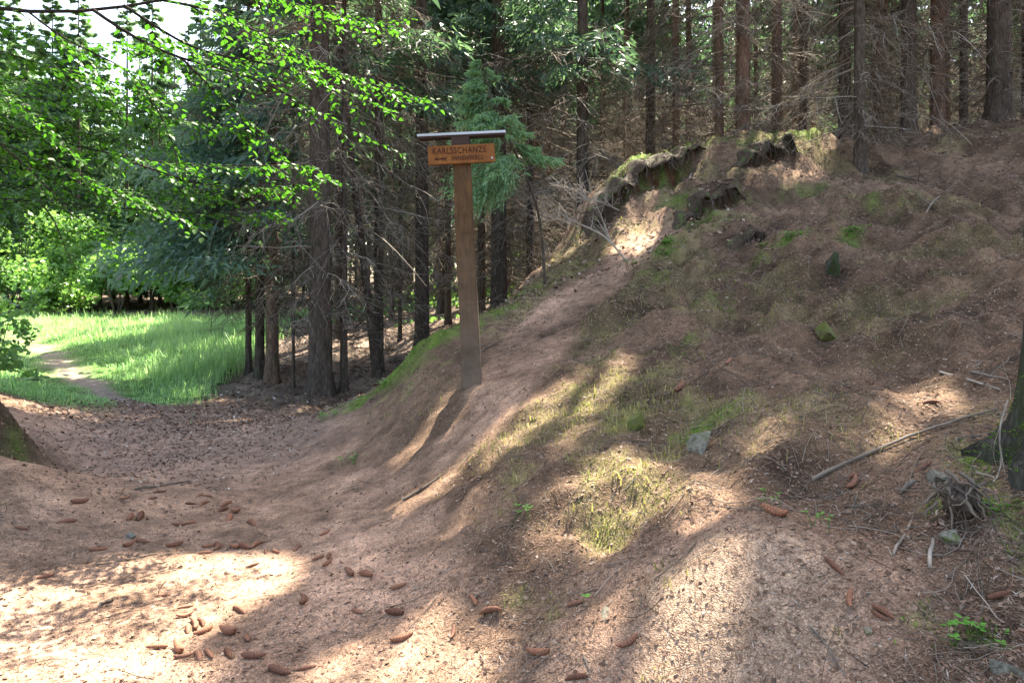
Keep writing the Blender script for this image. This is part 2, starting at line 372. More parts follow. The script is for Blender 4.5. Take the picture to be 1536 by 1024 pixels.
for k in range(90): 
    Y_ = _rg.uniform(19, 50); GAPS.append((np.array([_rg.uniform(-.25, .66)*Y_, Y_, _rg.uniform(2, 6)+.04*Y_]), _rg.uniform(.5, 1.5)))
for px, py in [(1060,120),(1130,60),(1180,150),(1380,140),(1440,60),(540,300),(610,380),(660,250),(700,330),(950,180),(820,200),(1000,60)]:
    for Y_ in (21, 28, 37): GAPS.append((P(px, py, Y_), 1.2))
GC = np.array([g[0] for g in GAPS]); GR = np.array([g[1]+.13 for g in GAPS])
def carve(cen):
    """True where a leaf clump at cen would shade one of the sunlit places"""
    out = np.zeros(len(cen), bool)
    for i in range(0, len(cen), 20000):
        d = cen[i:i+20000, None]-GC[None]
        t = d@SUN
        per = np.linalg.norm(d-t[..., None]*SUN, axis=2)
        out[i:i+20000] = ((per < GR) & (t > .8)).any(1)
    return out

# ------------------------------------------------------------------ ground sheet
def graded(lo, hi, a, b, step, grow=1.07, mx=6):
    mid = list(np.arange(a, b, step)); up = []; s = step; x = mid[-1]
    while x < hi: s = min(s*grow, mx); x += s; up.append(x)
    dn = []; s = step; x = a
    while x > lo: s = min(s*grow, mx); x -= s; dn.append(x)
    return np.array(dn[::-1]+mid+up)
PATCH = [] # moss / grass cushions: x, y, rx, ry, strength, kind
def cushion(px, py, w, h, s=1.0, kind=0, Y=None):
    g = G(px, py) if Y is None else P(px, py, Y); d = g[1]
    PATCH.append((g[0], g[1], max(w/F*d, .05), max(h/F*d*2.2, .08), s, kind))
for px, py, Y, w, h, s_ in [(15,640,6.3,24,12,.45),(520,606,8.7,50,20,1),(560,584,8.45,50,20,1.2),(590,560,8.4,40,20,1.2),(620,538,8.35,40,20,1.2),(655,514,8.45,40,20,1.2),(690,493,8.55,40,18,1.2),(740,460,9.2,40,16,1.1),(780,436,9.8,36,16,1),(590,585,8.05,40,16,.7),(640,555,7.95,34,14,.6),(960,262,12.3,50,16,1),(1000,243,12.6,50,14,1),(930,282,12.1,40,16,1),(1060,226,13,50,14,1),(1120,212,13.3,60,14,1.1),(1180,207,13.3,60,14,1.1)]:
    cushion(px, py, w*1.15, h*1.35, s_, 0, Y)
for a in [(590,600,60,20,.4),(960,262,50,12),(1000,245,50,10),(930,280,40,12,.8),(1120,215,60,9),(1170,208,60,8),(1210,210,40,8),
          (1020,300,40,16,.7),(1060,330,40,18,.7),(1000,365,30,14,.8),(1190,355,36,14,1),(1280,352,24,14,1),(1100,300,70,16,.6),(1200,290,80,14,.5),(1310,310,60,14,.5),(1150,390,60,20,.55),(1080,450,80,24,.6),(980,410,50,22,.6),(960,470,60,24,.5),(1000,520,80,24,.5),(1170,450,50,16,.4),
          (1060,635,60,22,.8),(1030,660,40,22,.6),(1470,700,30,30,1),(1500,760,40,40,1),(1475,965,30,10,1),(1440,975,60,26,.6),(1390,930,40,16,.5),(1390,760,60,20,.5)]:
    cushion(*a[:4], a[4] if len(a) > 4 else 1.0, 0)
for a in [(880,700,60,40,.8),(900,760,50,40,.8),(960,740,60,30,.8),(870,590,50,40,.6),(900,560,60,30,.6),(930,640,60,30,.7),(960,620,50,20,.6),(780,700,50,30,.5),(760,760,40,24,.35),(960,900,60,24,.5),(840,920,40,18,.4),(770,895,24,8,.8),(1030,1000,60,18,.4),(950,800,50,20,.6),(1010,680,40,20,.6),(980,560,80,24,.5),(940,340,50,14,.5),(880,400,50,18,.5),(1180,960,60,30,.35)]:
    cushion(*a[:4], a[4], 1)
for a in [(940,470,60,14),(1010,525,34,10),(1110,366,50,12),(1255,412,60,18),(960,425,34,10),(1170,335,50,10),(1400,345,80,8),(1330,246,70,8),(1050,338,40,12),(920,806,30,16),(1190,702,80,9),(1440,790,60,26),(1350,420,60,8),(1480,300,70,8),(870,520,30,8),(1240,540,40,8),(1320,640,50,8)]:
    cushion(*a, 1.0, 2)
def patchw(x, y, kind):
    w = np.zeros(np.shape(x))
    for X, Y, rx, ry, s, k in PATCH:
        if k == kind: w = np.maximum(w, s*np.exp(-1.2*(((x-X)/rx)**2+((y-Y)/ry)**2)))
    return w
def ground():
    xs = graded(-170, 170, -4.0, 6.0, .032); ys = graded(-90, 190, 1.7, 6.0, .03, 1.02, 6)
    X, Y = np.meshgrid(xs, ys); x, y = X.ravel(), Y.ravel()
    z = H(x, y); m, bare = masks(x, y)
    nx, ny = len(xs), len(ys)
    i, j = np.meshgrid(np.arange(nx-1), np.arange(ny-1)); a = (j*nx+i).ravel()
    Q = np.stack([a, a+1, a+nx+1, a+nx], 1)
    big = fbm(x*.9, y*.9, 61, 4); fine = fbm(x*6, y*6, 71, 3)
    col = np.empty((len(x), 3)); litter = np.array([.145,.099,.069]); dirt = np.array([.31,.208,.152]); floor = np.array([.17,.135,.11])
    k = np.clip(bare+.25*big, 0, 1)[:, None]
    col[:] = litter*(1-k)+dirt*k
    f = (sstep(9, 14, y)*sstep(3.0, -1.0, x-.25*(y-9)))[:, None]*(1-k); col = col*(1-f)+floor*f
    gm = (np.clip(fbm(x*1.1, y*1.1, 55, 4)*2.2-.02-.1*(x-1.5), 0, .4)*(1-bare)*sstep(4.0, 5.5, y+x*.3)*sstep(15, 12, y)*sstep(-.3, .2, x))[:, None]; col = col*(1-gm)+gm*np.array([.14,.14,.06])
    col *= ((1+.6*big+.5*fine)*(1+.55*fbm(x*2.3, y*2.3, 111, 4)))[:, None]
    # pale dry leaves trodden into the path before the meadow
    pl = (sstep(1.9, .9, np.hypot((x+3.6)*.8, (y-8.3)*.6)+big*.5))[:, None]; col = col*(1-.4*pl)+.4*pl*np.array([.32,.245,.215])
    sand = sstep(.5, .2, np.hypot(x-.86, (y-3.0)*.9)+big*.3)[:, None]; col = col*(1-.6*sand)+.6*sand*np.array([.36,.28,.21])
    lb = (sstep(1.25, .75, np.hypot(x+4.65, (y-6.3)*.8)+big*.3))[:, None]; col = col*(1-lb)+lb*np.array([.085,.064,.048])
    for kind, cc in ((2, (.05,.034,.026)), (1, (.19,.19,.07)), (0, (.10,.17,.03))):
        w = np.clip(patchw(x, y, kind)*1.3+fine*.9+big*.4-.35, 0, 1)[:, None]*.9
        w = np.where(patchw(x, y, kind)[:, None] > .03, w, 0)
        col = col*(1-w)+w*np.array(cc)
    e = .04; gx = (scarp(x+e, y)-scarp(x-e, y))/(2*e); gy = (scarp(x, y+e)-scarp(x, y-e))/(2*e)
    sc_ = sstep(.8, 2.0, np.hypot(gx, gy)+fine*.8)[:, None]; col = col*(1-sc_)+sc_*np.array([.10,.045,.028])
    tr = (sstep(.5, .2, seg_dist(x, y, TRAIL)+big*.2)*sstep(10.2, 11, y))[:, None]; col = col*(1-tr)+tr*np.array([.26,.215,.19])
    g = np.clip(m*1.2, 0, 1)[:, None]; col = col*(1-g)+g*np.array([.10,.19,.055])
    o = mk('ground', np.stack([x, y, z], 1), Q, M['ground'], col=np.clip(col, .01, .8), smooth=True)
    struct(o)
ground()
print('ground', round(time.time()-T0, 1))

# ------------------------------------------------------------------ scattered stuff on the ground
def scatter(n, fn, ymax, ymin=1.9, xr=None, seed=1):
    """points in the photographed wedge, denser nearby; fn = keep probability"""
    r = np.random.default_rng(seed)
    y = ymin*(ymax/ymin)**r.random(n)
    x = (r.random(n)*1.3-.65)*1.45*y*1.0/1.0*.98 if xr is None else xr[0]+(xr[1]-xr[0])*r.random(n)
    x = x*.78 if xr is None else x
    p = fn(x, y); k = r.random(n) < p
    return x[k], y[k], r
def flakes(x, y, L, Wd, r, tilt=.25, lift=.004):
    n = len(x); z = H(x, y); N = normals(x, y); N = unit(N+r.normal(0, tilt, (n, 3)))
    a = r.random(n)*2*PI; D = np.stack([np.cos(a), np.sin(a), np.zeros(n)], 1)
    U = unit(D-N*(D*N).sum(1)[:, None]); Vv = np.cross(N, U)
    c = np.stack([x, y, z+lift], 1)
    L = L[:, None]/2; Wd = Wd[:, None]/2
    V = np.stack([c-U*L, c+Vv*Wd, c+U*L, c-Vv*Wd], 1).reshape(-1, 3)
    return V, np.arange(4*n).reshape(-1, 4)
def blades(x, y, h, w, r, lean=.35, base=None):
    n = len(x); z = H(x, y)-.01
    a = r.random(n)*2*PI; D = np.stack([np.cos(a), np.sin(a), np.zeros(n)], 1); S = np.stack([-np.sin(a), np.cos(a), np.zeros(n)], 1)
    b = np.stack([x, y, z], 1); ln = np.abs(r.normal(0, lean, n))[:, None]
    h = h[:, None]; w = w[:, None]/2
    mid = b+D*h*ln*.35+np.array([0,0,1])*h*.6; tip = b+D*h*ln*1.1+np.array([0,0,1])*h*(1-.35*ln)
    V = np.stack([b-S*w, b+S*w, mid+S*w*.75, mid-S*w*.75, tip], 1).reshape(-1, 3)
    i = np.arange(n)*5
    return V, [np.stack([i, i+1, i+2, i+3], 1), np.stack([i+3, i+2, i+4], 1)]
def litter():
    m_b = lambda x, y: 1-masks(x, y)[0]
    x, y, r = scatter(200000, lambda x, y: m_b(x, y)*(1-.6*masks(x, y)[1]), 11, seed=3)
    n = len(x); V, Q = flakes(x, y, r.uniform(.012, .05, n), r.uniform(.0018, .0045, n), r, .2)
    o = mk('needle_litter', V, Q, M['litter'], tint=np.repeat(np.clip(r.normal(.45, .22, n), 0, 1), 4)); struct(o, 'stuff')
    x, y, r = scatter(30000, lambda x, y: m_b(x, y)*(.5+.5*(1-masks(x, y)[1])), 12, seed=4)
    n = len(x); s = r.uniform(.010, .030, n); V, Q = flakes(x, y, s, s*r.uniform(.4, .8, n), r, .35, .005)
    o = mk('leaf_litter', V, Q, M['litter'], tint=np.repeat(np.clip(r.normal(.47, .2, n), .18, .9), 4)); struct(o, 'stuff')
    # pale dead beech leaves on the path before the meadow
    r = np.random.default_rng(8); n = 9000; a = r.random(n)
    x = r.normal(-3.9, 1.1, n)-.35*(a-.5)*4; y = 5.0+6*np.sqrt(a)
    k = (x > -6.6) & (x < -2.0); x, y = x[k], y[k]; n = len(x)
    s = r.uniform(.022, .05, n); V, Q = flakes(x, y, s, s*.55, r, .5, .008)
    o = mk('beech_leaf_litter', V, Q, M['litter'], tint=np.repeat(np.clip(r.normal(.62, .2, n), 0, 1), 4)); struct(o, 'stuff')
    r = np.random.default_rng(9); n = 14000
    x = r.uniform(-6, 3, n); y = r.uniform(9, 22, n); k = masks(x, y)[0] < .3; x, y = x[k], y[k]; n = len(x)
    s = r.uniform(.04, .09, n); V, Q = flakes(x, y, s, s*.5, r, .4, .01)
    o = mk('forest_floor_litter', V, Q, M['litter'], tint=np.repeat(np.clip(r.normal(.5, .25, n), 0, 1), 4)); struct(o, 'stuff')
    r = np.random.default_rng(19); n = 130000; y = 4+11*r.random(n)**1.15; x = r.uniform(-.02, .74, n)*y; k = (r.random(n) > .75*masks(x, y)[1]) & (r.random(n) < sstep(3.8, 7.0, y+.8*fbm(x*1.7, y*1.7, 14, 3))*np.clip(.75+1.1*fbm(x*1.3, y*1.3, 15, 3), .15, 1)); x, y = x[k], y[k]; n = len(x)
    s = r.uniform(.0028, .0065, n)*y; V, Q = flakes(x, y, s, s*r.uniform(.07, .32, n), r, .35, .007)
    o = mk('slope_litter', V, Q, M['litter'], tint=np.repeat(np.clip(r.normal(.42, .22, n), .05, .95), 4)); struct(o, 'stuff')
    # thin dead twigs lying all over the slope
    x, y, r = scatter(7500, lambda x, y: (1-masks(x, y)[0])*np.where(masks(x, y)[1] > .5, .12, np.where(x > .6, .9, .35)), 15, seed=6)
    n = len(x); L = r.uniform(.06, .34, n)*r.uniform(.5, 1, n); a = r.random(n)*2*PI; K = 5; t = np.linspace(-.5, .5, K)
    cur = r.normal(0, .5, n)
    px = x[:, None]+L[:, None]*(np.cos(a)[:, None]*t-np.sin(a)[:, None]*cur[:, None]*(t**2-.1)); py = y[:, None]+L[:, None]*(np.sin(a)[:, None]*t+np.cos(a)[:, None]*cur[:, None]*(t**2-.1))
    pz = H(px, py)+.006+np.abs(r.normal(0, .012, (n, 1)))*(1+t)
    rad = (r.uniform(.0010, .0024, n)[:, None])*np.linspace(1.2, .6, K)
    V, Q = tubes(np.stack([px, py, pz], 2), rad, 3)
    o = mk('twig_litter', V, Q, M['twig'], tint=np.repeat(np.clip(r.normal(.32, .24, n), 0, 1), K*3)); struct(o, 'stuff')
    # grass
    r = np.random.default_rng(12); n = 230000
    y = 9.5+(r.random(n)**1.25)*25; x = -26+r.random(n)*22
    cl = fbm(x*.7, y*.7, 91, 3); mm = masks(x, y)[0]
    k = (r.random(n) < mm*np.clip(.75+cl, .25, 1)) & (x > -.72*y-1.5); x, y, cl = x[k], y[k], cl[k]; n = len(x)
    tall = sstep(12.5, 15, y)*sstep(-8.5, -6, x)+.5*sstep(18, 24, y)
    straw = r.random(n) < .09
    h = np.where(straw, 1.5, 1)*r.uniform(.08, .24, n)*(.22+.78*sstep(.25, 1.3, np.minimum(seg_dist(x, y, TRAIL), np.abs(y-9.9)+.1)))*(1+1.3*np.clip(tall, 0, 1.2))*(1+.8*cl); w = r.uniform(.006, .012, n)*(1+y/22)
    V, Fq = blades(x, y, h, w, r, .75)
    o = mk('meadow_grass', V, Fq, M['grass'], tint=np.repeat(np.clip(r.normal(.5, .24, n)+cl*.8+straw*.5, 0, 1), 5)); struct(o, 'stuff')
    for name, kind, nn, hh, mt, seed in (('moss', 0, 260000, (.008, .032), 'mosst', 14), ('hill_grass', 1, 90000, (.02, .075), 'hillgrass', 15)):
        x, y, r = scatter(nn, lambda x, y: np.clip(patchw(x, y, kind)*1.3+fbm(x*6, y*6, 71, 3)*.9-.35, 0, 1)*(patchw(x, y, kind) > .03), 15, seed=seed)
        n = len(x); V, Fq = blades(x, y, r.uniform(*hh, n), r.uniform(.003, .006, n)*(1+y/7), r, .6)
        o = mk(name, V, Fq, M[mt], tint=np.repeat(np.clip(r.normal(.5, .25, n), 0, 1), 5)); struct(o, 'stuff')
    # sparse green blades over the slope
    x, y, r = scatter(90000, lambda x, y: (1-masks(x, y)[1])*np.clip(fbm(x*1.1, y*1.1, 55, 4)*1.8-.08-.1*(x-1.5), 0, 1)*np.where(x > -.3, .9, .3)*sstep(4.0, 5.5, y+x*.3), 14, seed=17)
    n = len(x); V, Fq = blades(x, y, r.uniform(.02, .09, n), r.uniform(.002, .004, n)*(1+y/8), r, .7)
    o = mk('sparse_grass', V, Fq, M['hillgrass'], tint=np.repeat(np.clip(r.normal(.35, .25, n), 0, 1), 5)); struct(o, 'stuff')
litter()
print('litter', round(time.time()-T0, 1))

# ------------------------------------------------------------------ spruces
def bough(L, seed, detail=1.0, droop=.28, hang=.6):
    """one living spruce branch along +x: wood axis and a soup of needled twigs"""
    r = np.random.default_rng(seed); A, B, Cc, Tn = [], [], [], []
    nl = max(6, int(16*L*detail))
    def axis(s): return np.array([L*s*(1-.06*s), 0, -droop*L*s**1.6+.10*L*s**4])
    for i in range(nl):
        s = .12+.88*(i+r.random()*.6)/nl; b = axis(min(s, 1)); e = axis(min(s+.05, 1.03))-axis(s-.05); e = e/np.linalg.norm(e)
        for sd in (-1, 1):
            ll = L*.42*(1.05-s)**.75*r.uniform(.7, 1.15)+.09
            d = e*r.uniform(.55, .9)+np.array([0, sd, 0])*r.uniform(.6, .95)+np.array([0, 0, -hang*r.uniform(.2, 1)]); d /= np.linalg.norm(d)
            m = max(2, int(ll/.07*detail))
            for k in range(m):
                t = (k+.3)/m; p0 = b+d*ll*t+np.array([0, 0, -.25*ll*t*t])
                q = d*r.uniform(.6, 1)+r.normal(0, .38, 3)+np.array([0, 0, -.22]); q /= np.linalg.norm(q)
                tl = r.uniform(.09, .17)*(1.25 if detail < .7 else 1); w = r.uniform(.012, .022)*(2.1 if detail < .7 else 1.15)
                sv = np.cross(q, r.normal(0, 1, 3)); sv /= np.linalg.norm(sv)+1e-9
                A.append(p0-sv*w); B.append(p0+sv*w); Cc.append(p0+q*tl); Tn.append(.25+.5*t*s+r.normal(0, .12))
    A, B, Cc = map(np.array, (A, B, Cc))
    ax = np.array([axis(s) for s in np.linspace(0, 1, 6)])
    return A, B, Cc, np.array(Tn), ax
BOUGH_HI = [bough(1.0, 100+k, 1.25, .22+.1*(k%3), .5+.15*(k%3)) for k in range(5)]
BOUGH_LO = [bough(1.0, 200+k, .62, .2+.1*(k%3), .5) for k in range(5)]
def widen(b, k, l):
    A, B, Cc, tn, ax = b; m = (A+B)/2; return m+(A-m)*k, m+(B-m)*k, m+(Cc-m)*l, tn, ax
CANOPY = [widen(b, 2.0, 1.5) for b in BOUGH_LO]
def crown(base, lo, hi, lmax, rng, per_m=5.0, lib=BOUGH_LO, sector=None, do_carve=True, lean=(0, 0), bottom=.75, thin=1.0):
    """world-space crown of a spruce; returns V, tris, tint and the wood of its boughs"""
    Vs, Ts, wood = [], [], []
    n = int((hi-lo)*per_m)
    for i in range(n):
        z = lo+(hi-lo)*(i+rng.random())/n; f = (z-lo)/(hi-lo)
        Lb = lmax*max(.18, min(1, (1-f)**.8*1.15))*rng.uniform(.65, 1.1)*(bottom+(1-bottom)*min(1, f*5))
        az = rng.random()*2*PI if sector is None else rng.normal(sector[0], sector[1])
        A, B, Cc, tn, ax = lib[rng.integers(len(lib))]
        tilt = rng.uniform(-.25, .15)+.45*f
        ca, sa, ct, st = math.cos(az), math.sin(az), math.cos(tilt), math.sin(tilt)
        R = np.array([[ca, -sa, 0], [sa, ca, 0], [0, 0, 1]])@np.array([[ct, 0, -st], [0, 1, 0], [st, 0, ct]])
        o = np.array([base[0]+lean[0]*z, base[1]+lean[1]*z, base[2]+z])
        S = np.stack([A, B, Cc], 1)
        if thin < 1: kk = rng.random(len(S)) < thin; S = S[kk]; tn = tn[kk]
        # keep twig size while the bough grows
        ctr = S.mean(1, keepdims=True); S = ctr*Lb+(S-ctr)*min(1.5, max(.8, Lb**.5))
        S = S@R.T+o
        if do_carve:
            k = ~carve(S.mean(1)); S = S[k]; tn = tn[k]
        Vs.append(S.reshape(-1, 3)); Ts.append(np.repeat(tn+rng.normal(0, .1), 3)); wood.append((ax*Lb)@R.T+o)
    V = np.concatenate(Vs); 
    return V, np.arange(len(V)).reshape(-1, 3), np.clip(np.concatenate(Ts), 0, 1), np.array(wood)
def trunk_mesh(seed, h=24.0, flare=1.0, sides=14):
    r = np.random.default_rng(seed); zs = np.r_[-.35, -.05, .08, .2, .38, .6, .9, 1.3, np.linspace(1.9, h, 22)]
    a = np.arange(sides)*2*PI/sides; ph = r.random(3)*6.28
    rad = .5*(1-.035*zs.clip(0)*.85-.0)*np.ones(len(zs)); rad = .5*np.clip(1-.9*zs/h, .06, 1)
    fl = .6*flare*np.exp(-zs.clip(0)/.2)
    lobes = .5+.5*np.cos(a*5+ph[0]+r.normal(0, .3, sides))
    RR = rad[:, None]*(1+fl[:, None]*(.25+.75*lobes))*(1+r.normal(0, .02, (len(zs), sides)))
    wx = np.cumsum(r.normal(0, .012, len(zs)))*.5; wy = np.cumsum(r.normal(0, .012, len(zs)))*.5
    V = np.stack([RR*np.cos(a)+wx[:, None], RR*np.sin(a)+wy[:, None], np.broadcast_to(zs[:, None], RR.shape)], 2).reshape(-1, 3)
    k, s = np.meshgrid(np.arange(len(zs)-1), np.arange(sides), indexing='ij'); s2 = (s+1) % sides
    return V, np.stack([k*sides+s, k*sides+s2, (k+1)*sides+s2, (k+1)*sides+s], -1).reshape(-1, 4)
def proto(name, V, Fq, mat, tint=None, smooth=False):
    o = mk(name, V, Fq, mat, tint=tint, smooth=smooth, collection=False); me = o.data; bpy.data.objects.remove(o); return me
TRUNKS = {}
for mname in ('bark', 'bark_red', 'bark_moss'):
    TRUNKS[mname] = [proto('trunk', *trunk_mesh(300+k), M[mname], smooth=True) for k in range(3)]
def dead_twigs(seed, lo, hi, n, lmax, subs=9, sector=None):
    r = np.random.default_rng(seed); MB, SB, TB = [], [], []
    for i in range(n):
        z = lo+(hi-lo)*(i+r.random())/n; az = r.random()*2*PI if sector is None else r.normal(*sector); L = lmax*r.uniform(.3, 1)*(.55+.45*min(1, (z-lo+.6)/2.5))
        K = 7; t = np.linspace(0, 1, K); dr = r.uniform(-.05, .6); bend = r.normal(0, .25)
        ca, sa = math.cos(az), math.sin(az)
        fx = L*t*(1-.12*t); fy = bend*L*t*t; fz = L*(-dr*t**1.5+.22*dr*t**4)+r.normal(0, .02, K)*t
        p = np.stack([ca*fx-sa*fy, sa*fx+ca*fy, z+fz], 1); MB.append(p)
        for j in range(subs):
            q = r.uniform(.15, 1)*(K-1.001); k = int(q); b = p[k]+(p[k+1]-p[k])*(q-k); e = unit(p[k+1]-p[k])
            ll = L*r.uniform(.12, .42); sd = r.choice([-1, 1])
            d = unit(e*r.uniform(.3, .9)+sd*np.array([-sa, ca, 0])*r.uniform(.3, .9)+np.array([0, 0, r.uniform(-.7, .35)]))
            tt = np.linspace(0, 1, 4)[:, None]; c = b+d*ll*tt+np.array([0, 0, -.3*ll])*tt**2+r.normal(0, .018, (4, 3))*tt; SB.append(c)
            for u in range(3):
                b2 = c[1+u % 3]; d2 = unit(d+r.normal(0, .6, 3)+np.array([0, 0, -.3])); l2 = ll*r.uniform(.2, .5)
                t3 = np.linspace(0, 1, 3)[:, None]; TB.append(b2+d2*l2*t3+r.normal(0, .01, (3, 3))*t3)
    rm = np.linspace(1, .3, 7)*r.uniform(.006, .014, (len(MB), 1)); parts = []
    for X, rr, s in ((np.array(MB), rm, 4), (np.array(SB), np.linspace(.0052, .0034, 4)*np.ones((len(SB), 1)), 3), (np.array(TB), np.linspace(.0036, .0026, 3)*np.ones((len(TB), 1)), 3)):
        V, Q = tubes(X, rr, s); parts.append((V, Q, np.repeat(np.clip(r.normal(.45, .28, len(X)), 0, 1), X.shape[1]*s)))
    return join(parts)
TW = {'thin': [], 'dense': [], 'far': []}
for k in range(3):
    V, Fq, t = dead_twigs(400+k, .9, 7.0, 80, 1.6, 10); TW['thin'].append(proto('dead_branches', V, Fq, M['twig'], t))
    V, Fq, t = dead_twigs(420+k, .5, 5.6, 85, 2.1, 14); TW['dense'].append(proto('dead_branches', V, Fq, M['twig'], t))
    V, Fq, t = dead_twigs(440+k, .8, 12, 80, 2.0, 6); TW['far'].append(proto('dead_branches', V, Fq, M['twig'], t))
CROWNS = []
for k in range(3):
    V, t3, tn, wd = crown((0,0,0), 5.0, 23.5, 2.6, np.random.default_rng(500+k), 6.0, CANOPY, do_carve=False)
    CROWNS.append(proto('crown', V, t3, M['needles'], tn))
NT = [0]; TREES = []
def spruce(x, y, d, label, group=None, bark='bark', twigs='thin', lo=8.0, hi=23.0, lmax=2.4, lean=(0, 0), nm='needles', mode='carve', per_m=6.0, extra=None, tscale=1.0, lib=CANOPY, name='spruce_tree'):
    NT[0] += 1; k = NT[0]; rng = np.random.default_rng(700+k)
    g = on(x, y); root = empty(name, g, label, 'tree', group)
    if lean != (0, 0): root.rotation_euler = (-lean[1], lean[0], 0)
    h = hi/24.0*1.02
    inst('trunk', TRUNKS[bark][k % 3], root, (d, d, h), rng.random()*6)
    if twigs: 
        s = tscale*rng.uniform(.9, 1.12)
        o = inst('dead_branches', TW[twigs][(k*7) % 3], root, (s, s, 1), rng.random()*6.28); o['kind'] = 'stuff'
    if mode in ('carve', 'plain'):
        V, t3, tn, wd = crown(g, lo, hi, lmax, rng, per_m, lib, do_carve=mode == 'carve')
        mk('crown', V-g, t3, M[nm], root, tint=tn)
    if mode == 'carve': TREES.append((root, g, lo, hi))
    elif mode == 'shared': inst('crown', CROWNS[k % 3], root, (lmax/2.5, lmax/2.5, hi/23.5), rng.random()*6)
    if extra:  # low living boughs
        Vs = []
        for e in extra:
            V, t3, tn, wd = crown(g, *e[:3], rng, e[3], BOUGH_HI, e[4] if len(e) > 4 else None, False, bottom=1.0); Vs.append((V, t3, tn))
            tv, tq = tubes(wd, np.linspace(.012, .004, 6)*np.ones((len(wd), 1)), 4); Vs.append((tv, tq, .05))
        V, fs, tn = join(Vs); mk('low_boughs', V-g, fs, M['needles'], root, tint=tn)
    return root
LEFT = (PI, .7)
FOREST = [
 # px, Y, diameter, label, kwargs
 (373,14.5,.12,'thinnest of the three spruces growing together at the right edge of the meadow',dict(bark='bark',twigs='thin',hi=14,lmax=1.6,mode=None,extra=[(2.4,8,1.9,5,LEFT)])),
 (390,14.2,.17,'middle spruce of the three growing together at the right edge of the meadow',dict(twigs='thin',lo=7,mode='carve',extra=[(2.6,8,2.6,6,LEFT)])),
 (408,13.6,.23,'thickest of the three spruces growing together at the right edge of the meadow, reddish base',dict(bark='bark_red',twigs='thin',lo=7,extra=[(2.1,8,2.9,7,LEFT),(3.0,8,1.8,3,(-.9,.7))])),
 (440,13.0,.06,'bare pole thin dead spruce standing left of the thickest trunk',dict(twigs='thin',hi=7,mode=None,tscale=.6)),
 (481,12.4,.385,'thickest dark spruce trunk beside the path, left of the signpost',dict(twigs='thin',lo=7,extra=[(4.4,7.5,2.2,4,(PI,.9))])),
 (516,12.7,.13,'slender dark spruce just right of the thickest trunk',dict(twigs='thin',lo=8,mode=None,hi=12)),
 (568,14.2,.18,'upright dark spruce touched by a leaning trunk',dict(twigs='thin',lo=7,extra=[(5.0,7.5,2.0,6)])),
 (566,13.7,.16,'dark spruce leaning to the left against its upright neighbour',dict(twigs='thin',lo=8,mode=None,hi=12,lean=(-.115,0))),
 (588,24,.17,'grey slim spruce seen far back between the leaning trunk and the signpost',dict(lo=7)),
 (600,17,.10,'thin straight spruce pole right of the leaning trunk',dict(mode=None,hi=9,tscale=.7)),
 (633,15.4,.30,'sturdy dark spruce nearest on the left of the signpost',dict(lo=7,extra=[(5.3,7.5,2.4,7)])),
 (672,19,.17,'slim greenish grey spruce trunk close to the left side of the sign pole',dict(lo=7,extra=[(5.8,8,1.8,4)])),
 (722,18,.20,'slim spruce trunk right behind the sign pole, left of a thicker one',dict(lo=7.5,extra=[(5.4,8,2.0,5)])),
 (748,16,.36,'thick dark spruce trunk first on the right behind the signpost',dict(twigs='dense',lo=7.5,extra=[(5.2,8,2.6,8)])),
 (795,17,.17,'narrow dark spruce between the signpost and the thick straight trunk on the bank',dict(twigs='dense',lo=7.5,extra=[(5.0,8,2.0,5)])),
 (874,15.4,.27,'thick straight spruce rising behind the brushwood on the bank',dict(twigs='dense',lo=7.5,extra=[(4.6,7.5,2.2,6)])),
 (937,20,.09,'pale thin spruce pole behind the overhanging bank, nearer the signpost',dict(bark='bark_red',mode=None,hi=9,twigs='dense',tscale=.8)),
 (1011,16,.055,'pale thinnest spruce pole behind the overhanging bank',dict(bark='bark_red',mode=None,hi=7,twigs='dense',tscale=.7)),
 (1079,14.6,.18,'spruce with a sunlit base at the top of the overhanging bank',dict(bark='bark_red',twigs='dense',lo=7.5,mode='carve')),
 (1116,14.3,.27,'thick brown spruce on the mossy top of the bank',dict(bark='bark_red',twigs='dense',lo=7.5)),
 (1165,17,.25,'spruce trunk with a bright patch of sun behind the mossy ridge',dict(bark='bark_red',twigs='thin',lo=8)),
 (1267,16.2,.27,'brown spruce trunk half hidden by the thin tree on the slope',dict(twigs='dense',lo=7.5)),
 (1290,12.1,.18,'thin dark spruce growing alone on the slope below the ridge',dict(twigs='dense',lo=8,hi=17,lmax=1.8,bark='bark')),
 (1363,15,.28,'left one of two straight dark spruces on the right ridge',dict(twigs='thin',lo=7.5)),
 (1406,15.3,.28,'right one of two straight dark spruces on the right ridge',dict(bark='bark_red',twigs='thin',lo=7.5)),
 (1446,17.5,.20,'dark spruce trunk deep in shade between the ridge pair and the broadest trunk',dict(twigs='dense',lo=7)),
 (1498,14.4,.43,'broadest dark trunk on the ridge at the far right',dict(twigs='dense',lo=7)),
]
for px, Y, d, lab, kw in FOREST:
    spruce((px-768)/F*Y, Y, d, lab, **kw)
taken = [((px-768)/F*Y, Y) for px, Y, *_ in FOREST]
print('listed trees', round(time.time()-T0, 1))
